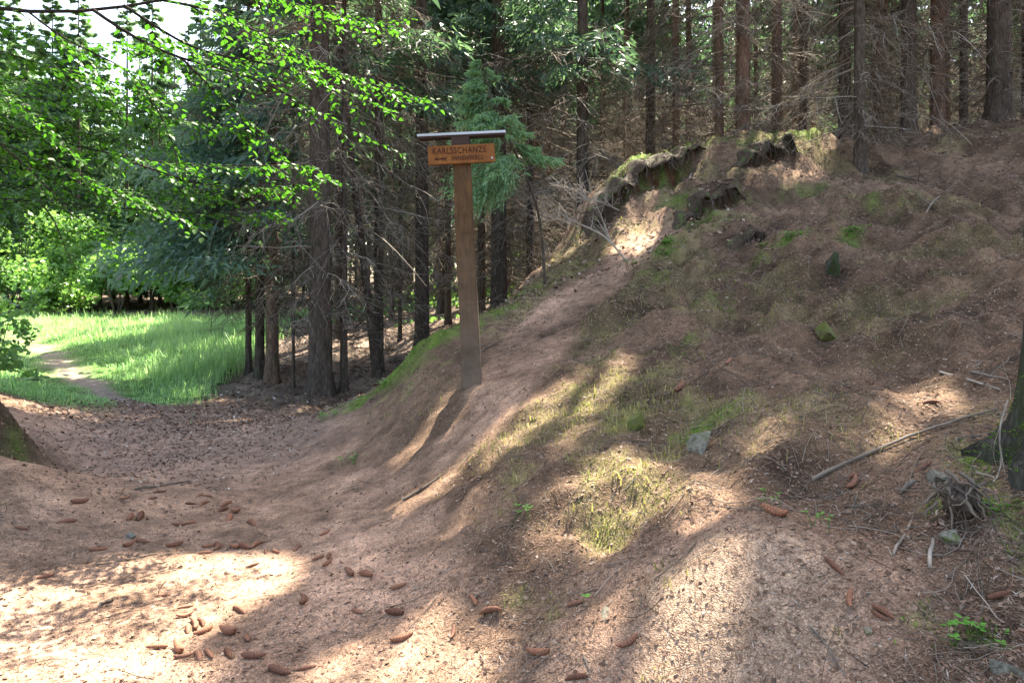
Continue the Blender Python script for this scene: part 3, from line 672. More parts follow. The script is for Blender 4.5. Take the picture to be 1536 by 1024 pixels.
# the wood behind: trees of the same stand, thinner with distance in view
rr = np.random.default_rng(41)
tries = 0; nback = 0
while nback < 125 and tries < 9000:
    tries += 1
    Y = rr.uniform(17, 52); X = rr.uniform(-.34*Y+1.0, .80*Y+2)
    if Y > 30 and X < -.26*Y: continue
    if X < -2.5 and Y < 30 and X < -.26*Y: continue
    if min(math.hypot(X-a, Y-b) for a, b in taken) < (1.5 if Y < 32 else 2.1): continue
    taken.append((X, Y)); nback += 1
    near = Y < 42 and -3 < X < 24
    q = rr.random()
    spruce(X, Y, rr.uniform(.14, .30), 'slender spruce trunk standing back in the shady wood behind the bank', 'spruces standing back in the wood', bark='bark_red' if q < .35 else 'bark',
           twigs='far' if Y > 27 else ('dense' if X > 1 else 'thin'), lo=rr.uniform(7, 9), hi=rr.uniform(19, 24), lmax=2.7, mode='carve' if near else 'shared', per_m=6.2 if Y < 27 else 4.2)
def fill_canopy_shade():  # adds boughs across sun rays so the ground outside GAPS is shaded
    r = np.random.default_rng(321); gx, gy = np.meshgrid(np.arange(-5.0, 4.0, .3), np.arange(2.2, 10.5, .3)); gx = gx.ravel()+r.normal(0, .06, gx.size); gy = gy.ravel()+r.normal(0, .06, gy.size)
    k = np.abs(gx) < .72*gy+.3; gx, gy = gx[k], gy[k]; gp = np.stack([gx, gy, H(gx, gy)], 1)
    d = gp[:, None]-GC[None]; t = d@SUN; near = ((np.linalg.norm(d-t[..., None]*SUN, axis=2) < GR+.2) & (np.abs(t) < 1.2)).any(1)
    gp = gp[~near]; gp = gp[r.random(len(gp)) < .93]; new = {}
    tp = np.array([T[1] for T in TREES]); lo = np.array([T[2] for T in TREES]); hi = np.array([T[3] for T in TREES])
    for p in gp:
        zs = np.arange(p[2]+7, 30, .5); q = p+SUN*((zs-p[2])/SUN[2])[:, None]
        hd = np.hypot(q[None, :, 0]-tp[:, None, 0], q[None, :, 1]-tp[:, None, 1]); rel = zs[None]-tp[:, None, 2]
        hd = np.where((rel > lo[:, None]+.3) & (rel < hi[:, None]-1), hd, 99)
        best = hd.min(1); order = np.argsort(best)[:2]
        for i in order:
            if best[i] > 3.4: continue
            j = hd[i].argmin(); new.setdefault(i, []).append((q[j], best[i]))
    for i, lst in new.items():
        root, g, lo_, hi_ = TREES[i]; Vs = []; Ts = []
        for q, dist in lst:
            az = math.atan2(q[1]-g[1], q[0]-g[0])+r.normal(0, .06); Lb = max(1.1, dist*1.25+.35)
            A, B, Cc, tn, ax = CANOPY[r.integers(len(CANOPY))]; ca, sa = math.cos(az), math.sin(az)
            R = np.array([[ca, -sa, 0], [sa, ca, 0], [0, 0, 1]]); S = np.stack([A, B, Cc], 1); ctr = S.mean(1, keepdims=True)
            S = (ctr*Lb+(S-ctr)*1.35)@R.T+np.array([g[0], g[1], q[2]+.22*Lb]); kk = ~carve(S.mean(1)); S = S[kk]
            Vs.append(S.reshape(-1, 3)); Ts.append(np.repeat(np.clip(tn[kk], 0, 1), 3))
        V = np.concatenate(Vs); mk('shade_boughs', V-g, np.arange(len(V)).reshape(-1, 3), M['needles'], root, tint=np.concatenate(Ts))
fill_canopy_shade()
print('wood', tries, round(time.time()-T0, 1))

# ------------------------------------------------------------------ far side of the meadow
def leafy(center, rad, n, size, rng, shell=.55, do_carve=False, lobes=9):
    """leaf clumps through several uneven lobes"""
    lc = rng.normal(0, .5, (lobes, 3))*np.array(rad)+np.array(center); ls = rng.uniform(.28, .6, lobes)
    i = rng.integers(lobes, size=n); d = unit(rng.normal(0, 1, (n, 3))); q = rng.random(n)**shell
    c = lc[i]+d*(q*ls[i])[:, None]*np.array(rad)
    if do_carve: k = ~carve(c); c = c[k]; i = i[k]
    n = len(c); a = unit(rng.normal(0, 1, (n, 3))*np.array([1, 1, .55])); b = unit(np.cross(a, rng.normal(0, 1, (n, 3))))
    s = size*rng.uniform(.6, 1.3, n)[:, None]
    V = np.stack([c-a*s, c+b*s*.62, c+a*s, c-b*s*.62], 1).reshape(-1, 3)
    return V, np.arange(4*n).reshape(-1, 4), np.repeat(np.clip(rng.normal(.5, .2, n)+(ls[i]-.45)*.6, 0, 1), 4)
def leaf_tree(name, px, Y, h, rad, n, size, label, seed, mat='broad', cat='shrub', trunk=.05, lowc=.45, lobes=9, group=None):
    rng = np.random.default_rng(seed); g = on((px-768)/F*Y, Y); root = empty(name, g, label, cat, group)
    V, q, t = leafy((0, 0, h*(lowc+.12)), (rad, rad, h*(1-lowc)*.8), n, size, rng, lobes=lobes); V[:, 2] = np.maximum(V[:, 2], .08)
    mk('crown', V, q, M[mat], root, tint=t)
    S = []
    for k in range(4 if cat == 'shrub' else 1):
        a = rng.random()*6.28; f = rad*.45 if cat == 'shrub' else rad*.1
        S.append(smooth_line([(0, 0, -.1), (math.cos(a)*f*.4, math.sin(a)*f*.4, h*.35), (math.cos(a)*f, math.sin(a)*f, h*.75)], 6))
    V, q = tubes(np.array(S), np.linspace(trunk, trunk*.35, 6)*np.ones((len(S), 1)), 7); mk('trunk', V, q, M['bark'], root, smooth=True)
    return root
leaf_tree('hazel_shrub', 175, 33.5, 3.6, 1.9, 5200, .11, 'larger pale green broadleaf bush at the far end of the meadow', 1)
leaf_tree('hazel_shrub', 262, 34, 2.9, 1.5, 4200, .10, 'smaller pale green bush beside the big one at the far meadow edge', 2)
leaf_tree('hazel_shrub', 338, 33, 2.2, 1.3, 3000, .09, 'low bush at the meadow edge behind the drooping spruce boughs', 3)
leaf_tree('hazel_shrub', 100, 37, 4.4, 2.0, 5000, .12, 'green bush in front of the dark trunks at the far left wood edge', 4)
leaf_tree('beech_sapling', 30, 36, 5.2, 1.9, 5200, .12, 'tall leafy young beech at the far left wood edge', 5)
leaf_tree('meadow_shrub', -12, 9.7, 1.15, .5, 900, .05, 'bluish green herb bush at the left edge of the picture by the meadow', 6, trunk=.012)
EDGE = [widen(b, 2.2, 1.5) for b in BOUGH_HI]
ED = [(-8,42),(40,41),(78,39.5),(118,40),(150,43),(190,42),(228,40),(262,44),(300,42),(335,41),(372,46),(-40,45),(10,50),(90,52),(170,53),(250,52),(320,52),(410,50),(440,44),(-25,39),(20,43),(60,46),(135,48),(210,47),(240,44),(282,47),(350,44),(392,42),(425,52),(-60,42),(455,48)]
re_ = np.random.default_rng(77)
for i, (px, Y) in enumerate(ED):
    hi = re_.uniform(14, 18) if px < 290 else re_.uniform(16, 21)
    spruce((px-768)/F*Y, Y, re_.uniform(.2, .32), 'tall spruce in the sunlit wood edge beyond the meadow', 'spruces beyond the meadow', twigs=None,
           lo=re_.uniform(1.4, 2.6), hi=hi, lmax=2.9, mode='carve', per_m=9, lib=EDGE, nm='needles_sunlit_tone')
# the wood far behind, too many stems to count
def far_wood():
    r = np.random.default_rng(88); parts = []
    n = 420; y = r.uniform(58, 96, n); x = r.uniform(-1.05, 1.05, n)*y
    z = H(x, y); h = np.where(x < -.3*y, r.uniform(13, 18, n), r.uniform(19, 26, n)); h[(x < -.42*y)] *= .82
    Pp = np.stack([np.stack([x, y, z-.2], 1), np.stack([x, y, z+h*.5], 1), np.stack([x, y, z+h], 1)], 1)
    V, q = tubes(Pp, np.stack([r.uniform(.12, .2, n)]*3, 1)*np.array([1, .7, .15]), 6)
    mk_t = (V, q)
    m = 150000; i = r.integers(n, size=m); f = r.random(m)**.8; zz = np.where(x[i] < -.25*y[i], .06, .10)+.90*f
    zz = np.minimum(zz, .99); rad = 3.0*(1.05-zz)*np.sqrt(r.random(m)); a = r.random(m)*6.28
    c = np.stack([x[i]+rad*np.cos(a), y[i]+rad*np.sin(a), z[i]+h[i]*zz-.25*rad], 1)
    d = unit(np.stack([np.cos(a), np.sin(a), r.uniform(-.9, .1, m)], 1)); s = unit(np.cross(d, r.normal(0, 1, (m, 3))))
    L = r.uniform(.6, 1.2, m)[:, None]
    V2, t2 = tri_soup(c-s*L*.26, c+s*L*.26, c+d*L)
    o = mk('far_wood', V2, t2, M['needles'], tint=np.repeat(np.clip(r.normal(.55, .22, m), 0, 1), 3)); struct(o, 'stuff')
    o = mk('far_wood_stems', V, q, M['bark']); struct(o, 'stuff')
    # sunlit undergrowth at the back of the stand
    m = 30000; y = r.uniform(50, 66, m); x = r.uniform(-.38, .85, m)*y; k = fbm(x*.12, y*.12, 3, 3) > -.12; x, y = x[k], y[k]; m = len(x)
    hh = 2.6+2.2*fbm(x*.25, y*.25, 8, 2); z = H(x, y)+np.abs(r.random(m))*np.maximum(hh, .6); c = np.stack([x, y, z], 1)
    a = unit(r.normal(0, 1, (m, 3))); b = unit(np.cross(a, r.normal(0, 1, (m, 3)))); s = r.uniform(.10, .22, m)[:, None]
    V3 = np.stack([c-a*s, c+b*s*.6, c+a*s, c-b*s*.6], 1).reshape(-1, 3)
    m2 = 26000; y2 = r.uniform(20, 48, m2); x2 = r.uniform(-.26, .6, m2)*y2; k2 = (fbm(x2*.22, y2*.22, 13, 3) > .06) & ~((x2 > 0) & (y2 < 24)); x2, y2 = x2[k2], y2[k2]; m2 = len(x2)
    hh2 = np.clip(.35+2.6*fbm(x2*.3, y2*.3, 18, 2), .12, 1.6); c = np.stack([x2, y2, H(x2, y2)+r.random(m2)*hh2], 1)
    a = unit(r.normal(0, 1, (m2, 3))); b = unit(np.cross(a, r.normal(0, 1, (m2, 3)))); s = r.uniform(.05, .11, m2)[:, None]
    V3 = np.concatenate([V3, np.stack([c-a*s, c+b*s*.6, c+a*s, c-b*s*.6], 1).reshape(-1, 3)]); m += m2
    o = mk('undergrowth', V3, np.arange(4*m).reshape(-1, 4), M['broad'], tint=np.repeat(np.clip(r.normal(.5, .25, m), 0, 1), 4)); struct(o, 'stuff')
far_wood()
print('far', round(time.time()-T0, 1))

# ------------------------------------------------------------------ young spruce behind the sign
def young_spruce():
    rng = np.random.default_rng(61)
    base = on((818-768)/F*9.9, 9.9)
    stem = smooth_line([base-[0, 0, .15], P(812, 318, 9.8), P(790, 262, 9.7), P(758, 200, 9.6), P(736, 148, 9.5), P(722, 92, 9.45)], 14)
    root = empty('young_spruce', base, 'young light green spruce leaning left over the sign roof, trunk thin', 'tree')
    V, q = tubes(stem[None], np.linspace(.022, .004, 14)[None], 7); mk('trunk', V-base, q, M['bark'], root, smooth=True)
    Vs = []; wd = []
    for i in range(46):
        t = .50+.50*i/45; k = t*12.99; j = int(k); o = stem[j]+(stem[min(j+1, 13)]-stem[j])*(k-j)
        L = (.14+1.9*(1-t)**.9)*rng.uniform(.7, 1.1); L = min(L, 1.05); az = rng.choice([0, PI, PI, PI, 4.3])+rng.normal(0, .5); L *= .62 if abs(az) < 1 else 1
        A, B, Cc, tn, ax = BOUGH_HI[rng.integers(5)]
        tilt = rng.uniform(-.3, .1)+.5*max(0, t-.75)*4*.5; ca, sa, ct, st = math.cos(az), math.sin(az), math.cos(tilt), math.sin(tilt)
        R = np.array([[ca, -sa, 0], [sa, ca, 0], [0, 0, 1]])@np.array([[ct, 0, -st], [0, 1, 0], [st, 0, ct]])
        S = np.stack([A, B, Cc], 1); c = S.mean(1, keepdims=True); S = (c*L+(S-c)*.62)@R.T+o
        Vs.append((S.reshape(-1, 3), np.arange(len(S)*3).reshape(-1, 3), np.repeat(np.clip(tn+.15+.35*t*rng.random(), 0, 1), 3))); wd.append((ax*L)@R.T+o)
    V, fs, tn = join(Vs); mk('crown', V-base, fs, M['needles_young'], root, tint=tn)
    V, q = tubes(np.array(wd), np.linspace(.006, .002, 6)*np.ones((len(wd), 1)), 4); o = mk('branches', V-base, q, M['twig'], root, tint=np.full(len(V), .2)); o.name = 'branch_wood'
young_spruce()

# ------------------------------------------------------------------ beech reaching in from the left
def beech():
    rng = np.random.default_rng(71)
    base = on(-6.9, 5.2); root = empty('beech_tree', base, 'beech with long leafy green branches reaching in from the left edge', 'tree')
    st = smooth_line([base-[0, 0, .3], base+[.05, 0, 1.5], base+[.15, .1, 4], base+[0, .2, 8], base+[.2, .2, 13]], 18)
    V, q = tubes(st[None], np.linspace(.2, .09, 18)[None], 14); mk('trunk', V-base, q, M['beech_bark'], root, smooth=True)
    def pl(pp, y0, y1):
        n = len(pp); return [P(a, b, y0+(y1-y0)*i/(n-1)) for i, (a, b) in enumerate(pp)]
    def at(z): return np.array([np.interp(base[2]+z, st[:, 2], st[:, k]) for k in range(3)])
    BR = [  # polyline in the photo, near/far depth, start radius, trunk height, leaf fraction
     ([(-300,-50),(-120,-4),(0,18),(50,28),(95,28),(135,22),(180,14),(240,4),(330,-18),(460,-50)],4.6,5.0,.022,3.0,.1),
     ([(138,14),(180,44),(225,70),(275,90),(340,105),(390,120),(450,152),(520,190),(570,215)],4.7,5.6,.009,None,.5),
     ([(185,8),(230,38),(280,70),(330,84),(400,95),(470,112),(540,150),(590,170)],4.8,5.8,.008,None,.5),
     ([(275,90),(310,125),(340,152),(380,190),(420,230)],4.9,5.4,.006,None,.5),
     ([(45,20),(90,55),(150,85),(195,105),(228,145),(248,190),(265,232)],4.6,4.8,.006,None,.7),
     ([(240,0),(320,14),(380,45),(440,75),(490,104),(560,128),(640,150)],5.0,6.2,.008,None,.9),
     ([(330,-22),(400,-6),(470,14),(530,30),(590,40)],5.0,5.8,.007,None,1),
     ([(-280,70),(-100,150),(0,192),(60,207),(130,222),(200,244),(300,250),(400,250),(470,246)],4.9,5.8,.010,2.2,.9),
     ([(-260,90),(-90,180),(0,216),(50,230),(120,264),(180,290),(225,308),(280,330)],4.8,5.2,.008,2.1,.9),
     ([(-260,240),(-100,290),(0,300),(80,303),(160,310),(250,318),(320,325),(420,318)],5.0,5.8,.009,1.6,.8),
     ([(0,216),(40,250),(75,285),(110,322),(150,350)],4.8,5.0,.006,None,.6),
     ([(-200,60),(-60,110),(0,140),(60,160),(130,165),(210,170),(290,180),(370,196)],5.2,6.0,.008,2.4,1),
     ([(-200,0),(-60,60),(20,85),(100,110),(180,128),(260,140)],4.6,5.2,.008,2.7,1),
     ([(200,244),(290,275),(380,285),(470,272),(495,262)],5.3,6.0,.006,None,1),
     ([(-160,330),(-20,335),(60,345),(140,352),(200,345)],5.2,5.8,.006,1.4,.6),
     ([(60,303),(82,330),(92,360),(112,402)],4.9,5.0,.004,None,.25),
     ([(-150,-20),(-20,40),(60,60),(130,72),(200,70),(280,62)],4.8,5.4,.006,3.0,1),
     ([(-150,20),(-20,70),(50,88),(110,118),(160,150)],5.0,5.4,.005,2.8,1),
     ([(-220,140),(-60,170),(30,178),(120,196),(190,220),(260,224)],5.4,6.0,.006,2.2,1),
     ([(-220,190),(-60,236),(30,252),(120,280),(190,300),(260,300)],5.6,6.2,.006,2.0,1),
     ([(-200,30),(-40,95),(60,128),(140,150),(210,156)],5.6,6.0,.006,2.6,1),
     ([(-180,260),(-30,276),(60,284),(150,292),(230,280),(330,292)],5.3,5.9,.006,1.8,1),
     ([(-240,20),(-60,100),(20,130),(80,190),(120,240)],4.4,4.6,.006,2.5,.9)]
    for pp, y0, y1, r0, zt, lf in BR:
        L = pl(pp, y0, y1)
        if zt is not None: L = [at(zt+.6)]+L
        K = 22; c = smooth_line(L, K); V, q = tubes(c[None], np.linspace(r0*1.25, max(.0016, r0*.25), K)[None], 6)
        b = mk('branch', V-base, q, M['beech_bark'], root, smooth=True)
        tot = np.linalg.norm(np.diff(c, axis=0), axis=1).sum(); nt = int(tot/.032*lf)
        tw, Lv = [], []
        for i in range(nt):
            s = .22+.78*(i+rng.random())/nt if zt is not None else .08+.92*(i+rng.random())/nt
            k = min(s, .999)*(K-1); j = int(k); o = c[j]+(c[j+1]-c[j])*(k-j); e = unit(c[j+1]-c[j])
            side = unit(np.cross(e, [0, 0, 1]))*(1 if i % 2 else -1)
            d = unit(e*rng.uniform(.5, 1)+side*rng.uniform(.3, 1)+np.array([0, 0, rng.normal(-.12, .22)]))
            ll = rng.uniform(.12, .42)*(1.1-.5*s); t = np.linspace(0, 1, 5)[:, None]
            w = o+d*ll*t+np.array([0, 0, -.22*ll])*t**2+rng.normal(0, .008, (5, 3))*t; tw.append(w)
            m = max(3, int(ll/.031))
            for u in range(m):
                f = (u+.5)/m*4; jj = min(int(f), 3); p = w[jj]+(w[jj+1]-w[jj])*(f-jj); dd = unit(w[jj+1]-w[jj])
                sd = unit(np.cross(dd, [0, 0, 1]))*(1 if u % 2 else -1); ld = unit(dd*.6+sd*.8+rng.normal(0, .25, 3)+np.array([0, 0, -.15]))
                Lv.append((p, ld, unit(np.array([0, 0, 1.])+rng.normal(0, .34, 3)), rng.uniform(.032, .058)))
        if not Lv: continue
        V, q = tubes(np.array(tw), np.linspace(.0022, .0011, 5)*np.ones((len(tw), 1)), 3); mk('twig', V-base, q, M['beech_bark'], b)['kind'] = 'stuff'
        p = np.array([l[0] for l in Lv]); d = np.array([l[1] for l in Lv]); up = np.array([l[2] for l in Lv]); sz = np.array([l[3] for l in Lv])[:, None]
        s = unit(np.cross(d, up)); up = np.cross(s, d); n = len(p)
        pts6 = [p+d*sz*.08, p+d*sz*.35+s*sz*.31+up*sz*.05, p+d*sz*.72+s*sz*.25+up*sz*.04, p+d*sz*1.08-up*sz*.08, p+d*sz*.72-s*sz*.25+up*sz*.04, p+d*sz*.35-s*sz*.31+up*sz*.05]
        V = np.stack(pts6, 1).reshape(-1, 3); i6 = np.arange(n)*6
        fs = [np.stack([i6, i6+1, i6+2, i6+3], 1), np.stack([i6, i6+3, i6+4, i6+5], 1)]
        mk('foliage', V-base, fs, M['beech'], b, tint=np.repeat(np.clip(rng.normal(.5, .3, n), 0, 1), 6))['kind'] = 'stuff'
beech()
print('beech', round(time.time()-T0, 1))

# ------------------------------------------------------------------ the signpost
def bm_obj(name, bm, mat, parent=None, smooth=False):
    me = bpy.data.meshes.new(name); bm.normal_update(); bm.to_mesh(me); bm.free()
    if smooth:
        for p in me.polygons: p.use_smooth = True
    me.materials.append(mat); o = bpy.data.objects.new(name, me); C.objects.link(o)
    if parent is not None: o.parent = parent
    return o
def box_bm(sx, sy, sz, bev=.004, segs=1, seg=2):
    bm = bmesh.new(); bmesh.ops.create_cube(bm, size=1); bmesh.ops.scale(bm, vec=(sx, sy, sz), verts=bm.verts)
    if segs > 1:
        ed = [e for e in bm.edges if abs((e.verts[0].co-e.verts[1].co).z) > .5*sz]; bmesh.ops.subdivide_edges(bm, edges=ed, cuts=segs)
    bmesh.ops.bevel(bm, geom=[e for e in bm.edges if e.calc_face_angle(0) > .5], offset=bev, segments=seg, affect='EDGES')
    return bm
def signpost():
    wood = wood_material('weathered_orange_wood', (.045,.023,.007), (.125,.062,.018), grime=(.135,.105,.08))
    boardm = wood_material('orange_wood_board', (.165,.060,.010), (.29,.112,.020), zs=(.1,1,1))
    dark = wood_material('dark_stained_wood_and_shade', (.03,.014,.01), (.06,.03,.02), zs=(.1,1,1))
    m, nt, b = new_mat('roof_sheet_metal'); b.inputs['Base Color'].default_value = (.36,.36,.40,1); b.inputs['Metallic'].default_value = .85; b.inputs['Roughness'].default_value = .38
    mt, nt2, b2 = new_mat('burnt_lettering'); b2.inputs['Base Color'].default_value = (.06,.02,.01,1); b2.inputs['Roughness'].default_value = .8
    Y = 7.0; base = G(708, 573); Y = base[1]; s = Y/F
    root = empty('signpost', base, 'wooden signpost with small flat roof and orange carved board on the slope', 'signpost')
    top = P(691, 207, Y); lean = math.atan2(top[0]-base[0], top[2]-base[2])
    root.rotation_euler = (0, lean, 0)
    Ht = (573-207)*s; w = 27*s
    bm = box_bm(w, w*.92, Ht+.3, .006, 10)
    for v in bm.verts:
        v.co.z += (Ht+.3)/2-.3; f = v.co.z/Ht; v.co.x *= 1.05-.09*f; v.co.x += .003*math.sin(v.co.z*4); v.co.y += .003*math.sin(v.co.z*3+1)
    post = bm_obj('post', bm, wood, root)
    # board
    zb = (573-234.5)*s; bw, bh, bd = 99*s, 27.5*s, .045
    bm = box_bm(bw, bd, bh, .005)
    for v in bm.verts: v.co.x += 1*s; v.co.z += zb; v.co.y += -w*.46-bd/2-.001
    board = bm_obj('board', bm, boardm, root)
    yb = -w*.46-bd-.001
    def text(t, width, height, x, z, name):
        cu = bpy.data.curves.new(name, 'FONT'); cu.body = t; cu.size = .1; cu.extrude = .0012; cu.align_x = 'LEFT'; cu.offset = .0012; cu.space_character = 1.12
        to = bpy.data.objects.new(name, cu); C.objects.link(to); dg = bpy.context.evaluated_depsgraph_get(); dg.update()
        me = bpy.data.meshes.new_from_object(to.evaluated_get(dg)); bpy.data.objects.remove(to)
        n = len(me.vertices); co = np.empty(n*3, np.float32); me.vertices.foreach_get('co', co); co = co.reshape(-1, 3)
        mn, mx = co.min(0), co.max(0); k = np.stack([(co[:, 0]-mn[0])/(mx[0]-mn[0])*width+x, yb-.0013-co[:, 2], (co[:, 1]-mn[1])/(mx[1]-mn[1])*height+z], 1)
        me.vertices.foreach_set('co', np.ascontiguousarray(k, np.float32).ravel()); me.materials.clear(); me.materials.append(mt); me.update()
        o = bpy.data.objects.new(name, me); C.objects.link(o); o.parent = board; return o
    x0 = -bw/2+1*s; z0 = zb-bh/2
    text('KARLSSCHANZE', bw*.80, bh*.36, x0+bw*.075, z0+bh*.53, 'lettering')
    text('INNENWALL', bw*.47, bh*.25, x0+bw*.36, z0+bh*.16, 'lettering')
    bm = bmesh.new(); zc = z0+bh*.285; xa = x0+bw*.085; t = bh*.035
    def poly(pp):
        f = bm.faces.new([bm.verts.new((x, yb-.0002, z)) for x, z in pp]); r = bmesh.ops.extrude_face_region(bm, geom=[f])
        for v in r['geom']:
            if isinstance(v, bmesh.types.BMVert): v.co.y -= .0022
    poly([(xa, zc), (xa+.035, zc-bh*.10), (xa+.035, zc+bh*.10)]); poly([(xa+.0352, zc-t), (xa+bw*.19, zc-t), (xa+bw*.19, zc+t), (xa+.0352, zc+t)])
    for k in range(4):
        x = xa+bw*(.115+.022*k); 
        poly([(x, zc+t*1.02), (x+.004, zc+t*1.02), (x+.014, zc+bh*.12), (x+.010, zc+bh*.12)]); poly([(x, zc-t*1.02), (x+.010, zc-bh*.12), (x+.014, zc-bh*.12), (x+.004, zc-t*1.02)])
    bmesh.ops.recalc_face_normals(bm, faces=bm.faces); bm_obj('arrow', bm, mt, board)
    # roof: dark boards with a metal sheet turned down at the edges
    zr = Ht; rw, rd = 132*s, .15
    bm = box_bm(rw-.02, rd-.02, .016, .003)
    for v in bm.verts: v.co.z += zr+.008; v.co.x += 2*s
    bm_obj('roof_board', bm, dark, root)
    bm = box_bm(rw, rd, .022, .003)
    for v in bm.verts: v.co.z += zr+.0165+.011; v.co.x += 2*s
    bm_obj('roof_sheet', bm, m, root)
    bm = box_bm(w*1.0, w*1.2, 14*s, .003)
    for v in bm.verts: v.co.z += zr-8*s
    bm_obj('post_top_shade', bm, dark, root)  # dark block standing in for the roof's shadow on the post top
    bm = bmesh.new(); bmesh.ops.create_cone(bm, cap_ends=True, segments=10, radius1=.011, radius2=.008, depth=.008)
    bmesh.ops.rotate(bm, cent=(0,0,0), matrix=Matrix.Rotation(PI/2, 3, 'X'), verts=bm.verts)
    for v in bm.verts: v.co += Vector((x0+bw*.955, yb-.003, z0+bh*.22))
    bm_obj('screw', bm, m, board)
signpost()

# ------------------------------------------------------------------ spruce cones
def cone_mesh(seed, bend):
    r = np.random.default_rng(seed); nr, ns = 44, 16; L = .13
    t = np.linspace(0, 1, nr); prof = .0165*np.power(np.clip(np.sin(PI*np.clip(t*.93+.035, 0, 1)), 0, 1), .48)*(1.08-.3*t)
    V = []
    for i in range(nr):
        for j in range(ns):
            ph = t[i]*13.0+(j/ns)*5; row = (t[i]*9+.5*((j*8//ns) % 2)) % 1
            k = 1+.27*(row-.45)+r.normal(0, .018); a = j*2*PI/ns+t[i]*1.1
            rr = prof[i]*k; x = (t[i]-.5)*L; V.append((x, rr*math.cos(a)+bend*(4*(t[i]-.5)**2)*.02, rr*math.sin(a)))
    V.append((-.5*L-.004, bend*.02, 0)); V.append((.5*L+.003, bend*.02, 0)); V = np.array(V)
    k, s = np.meshgrid(np.arange(nr-1), np.arange(ns), indexing='ij'); s2 = (s+1) % ns
    Q = np.stack([k*ns+s, (k+1)*ns+s, (k+1)*ns+s2, k*ns+s2], -1).reshape(-1, 4)
    j = np.arange(ns); c1 = np.stack([np.full(ns, nr*ns), j, (j+1) % ns], 1); c2 = np.stack([np.full(ns, nr*ns+1), (nr-1)*ns+(j+1) % ns, (nr-1)*ns+j], 1)
    row = np.array([[(t[i]*9+.5*((j*8//ns) % 2)) % 1 for j in range(ns)] for i in range(nr)]).ravel()
    return V, [Q, c1, c2], np.clip(np.r_[.25+.6*row, .1, .1]+r.normal(0, .08, len(V)), 0, 1)
def cone_mat(name, a, b_, c): 
    m, nt, b = new_mat(name); at = nd(nt, 'ShaderNodeAttribute', attribute_name='tint'); oi = nd(nt, 'ShaderNodeObjectInfo')
    col = ramp(nt, at.outputs['Fac'], [(0, a), (.55, b_), (1, c)])
    col = mixc(nt, 1, col, ramp(nt, oi.outputs['Random'], [(0, (.55,.5,.48)), (.5, (.95,.95,.95)), (1, (1.3,1.2,1.1))]), 'MULTIPLY')
    nt.links.new(col, b.inputs['Base Color']); b.inputs['Roughness'].default_value = .7; return m
cm = cone_mat('spruce_cone_scales', (.04,.018,.011), (.20,.092,.056), (.34,.185,.115)); cg = cone_mat('weathered_cone_scales', (.07,.06,.05), (.22,.19,.16), (.36,.32,.28))
CM = [proto('spruce_cone', *cone_mesh(800+k, (-1, .1, .6, -.4)[k])[:2], cm, cone_mesh(800+k, (-1, .1, .6, -.4)[k])[2], True) for k in range(4)]
CGM = proto('spruce_cone', *cone_mesh(810, .5)[:2], cg, cone_mesh(810, .5)[2], True)
ORD = 'leftmost|second from the left|third from the left|fourth from the left|fifth from the left|sixth from the left|seventh from the left|eighth from the left|ninth from the left|tenth from the left|eleventh from the left|twelfth from the left|thirteenth from the left|fourteenth from the left'.split('|')
ZONES = {
 'of the brown cones along the shaded left path edge': [(33,793,22,-10),(68,865,27,12),(100,783,32,5),(120,754,28,5),(147,825,32,5)],
 'of the dark cones at the far end of the trodden earth': [(187,748,14,15),(195,776,12,60),(210,776,16,60),(230,748,14,10),(240,738,20,3),(268,788,23,0),(285,785,13,5),(285,756,18,-5),(300,743,14,20),(312,744,12,-10)],
 'of the tight cone cluster behind the middle of the path': [(306,755,20,20),(334,766,22,15),(338,757,20,25),(345,777,12,70),(351,768,14,-20),(378,785,18,-25)],
 'of the cone row crossing the shaded middle of the path': [(192,818,20,20),(213,813,26,-5),(260,819,28,12),(307,830,13,5),(312,820,22,5),(328,821,10,80),(351,821,16,-15),(363,820,20,-25),(384,817,18,25),(399,827,9,80),(413,828,14,-25)],
 'of the cones on paler earth right of the long row': [(379,849,20,20),(445,824,16,35),(477,838,18,22),(489,800,18,30),(490,847,18,35),(494,834,10,75)],
 'of the cone pile in shade beside the bright sun patch': [(245,894,28,3),(277,925,28,12),(278,911,24,10),(282,943,16,85),(293,937,16,-60),(303,935,14,-50),(309,947,30,25),(343,950,32,-18),(359,915,22,-30),(369,957,13,-75)],
 'of the sunlit reddish cones nearest the camera at lower left': [(235,972,34,3),(268,975,22,-55),(275,986,32,8),(298,985,18,-65),(314,982,18,-50),(343,982,18,-60),(380,986,40,0),(417,1008,36,-18),(457,1004,36,12)],
 'of the scattered cones around the long tree shadow': [(457,901,14,85),(525,860,16,-40),(535,918,20,-20),(551,863,20,-10),(592,920,28,0),(598,881,28,18),(604,959,38,20),(680,950,16,75),(711,900,16,-60),(738,915,33,15)],
 'of the cones on sunlit sandy ground at bottom centre': [(809,980,36,-5),(864,906,28,15),(866,1016,40,8),(943,965,38,28)],
 'of the big cones on the shaded slope at lower right': [(1166,772,58,-20),(1251,850,42,-42),(1274,900,30,88),(1319,925,24,-30),(1326,918,38,-32),(1499,893,24,20)],
 'of the small cones up on the slope among stones': [(1023,580,26,30),(1093,543,12,50),(1398,604,26,12)],
 'of the reddish cones beside the long pale stick': [(1279,715,18,25),(1281,728,24,50),(1384,703,34,30)],
}
nc = 0; rc = np.random.default_rng(90)
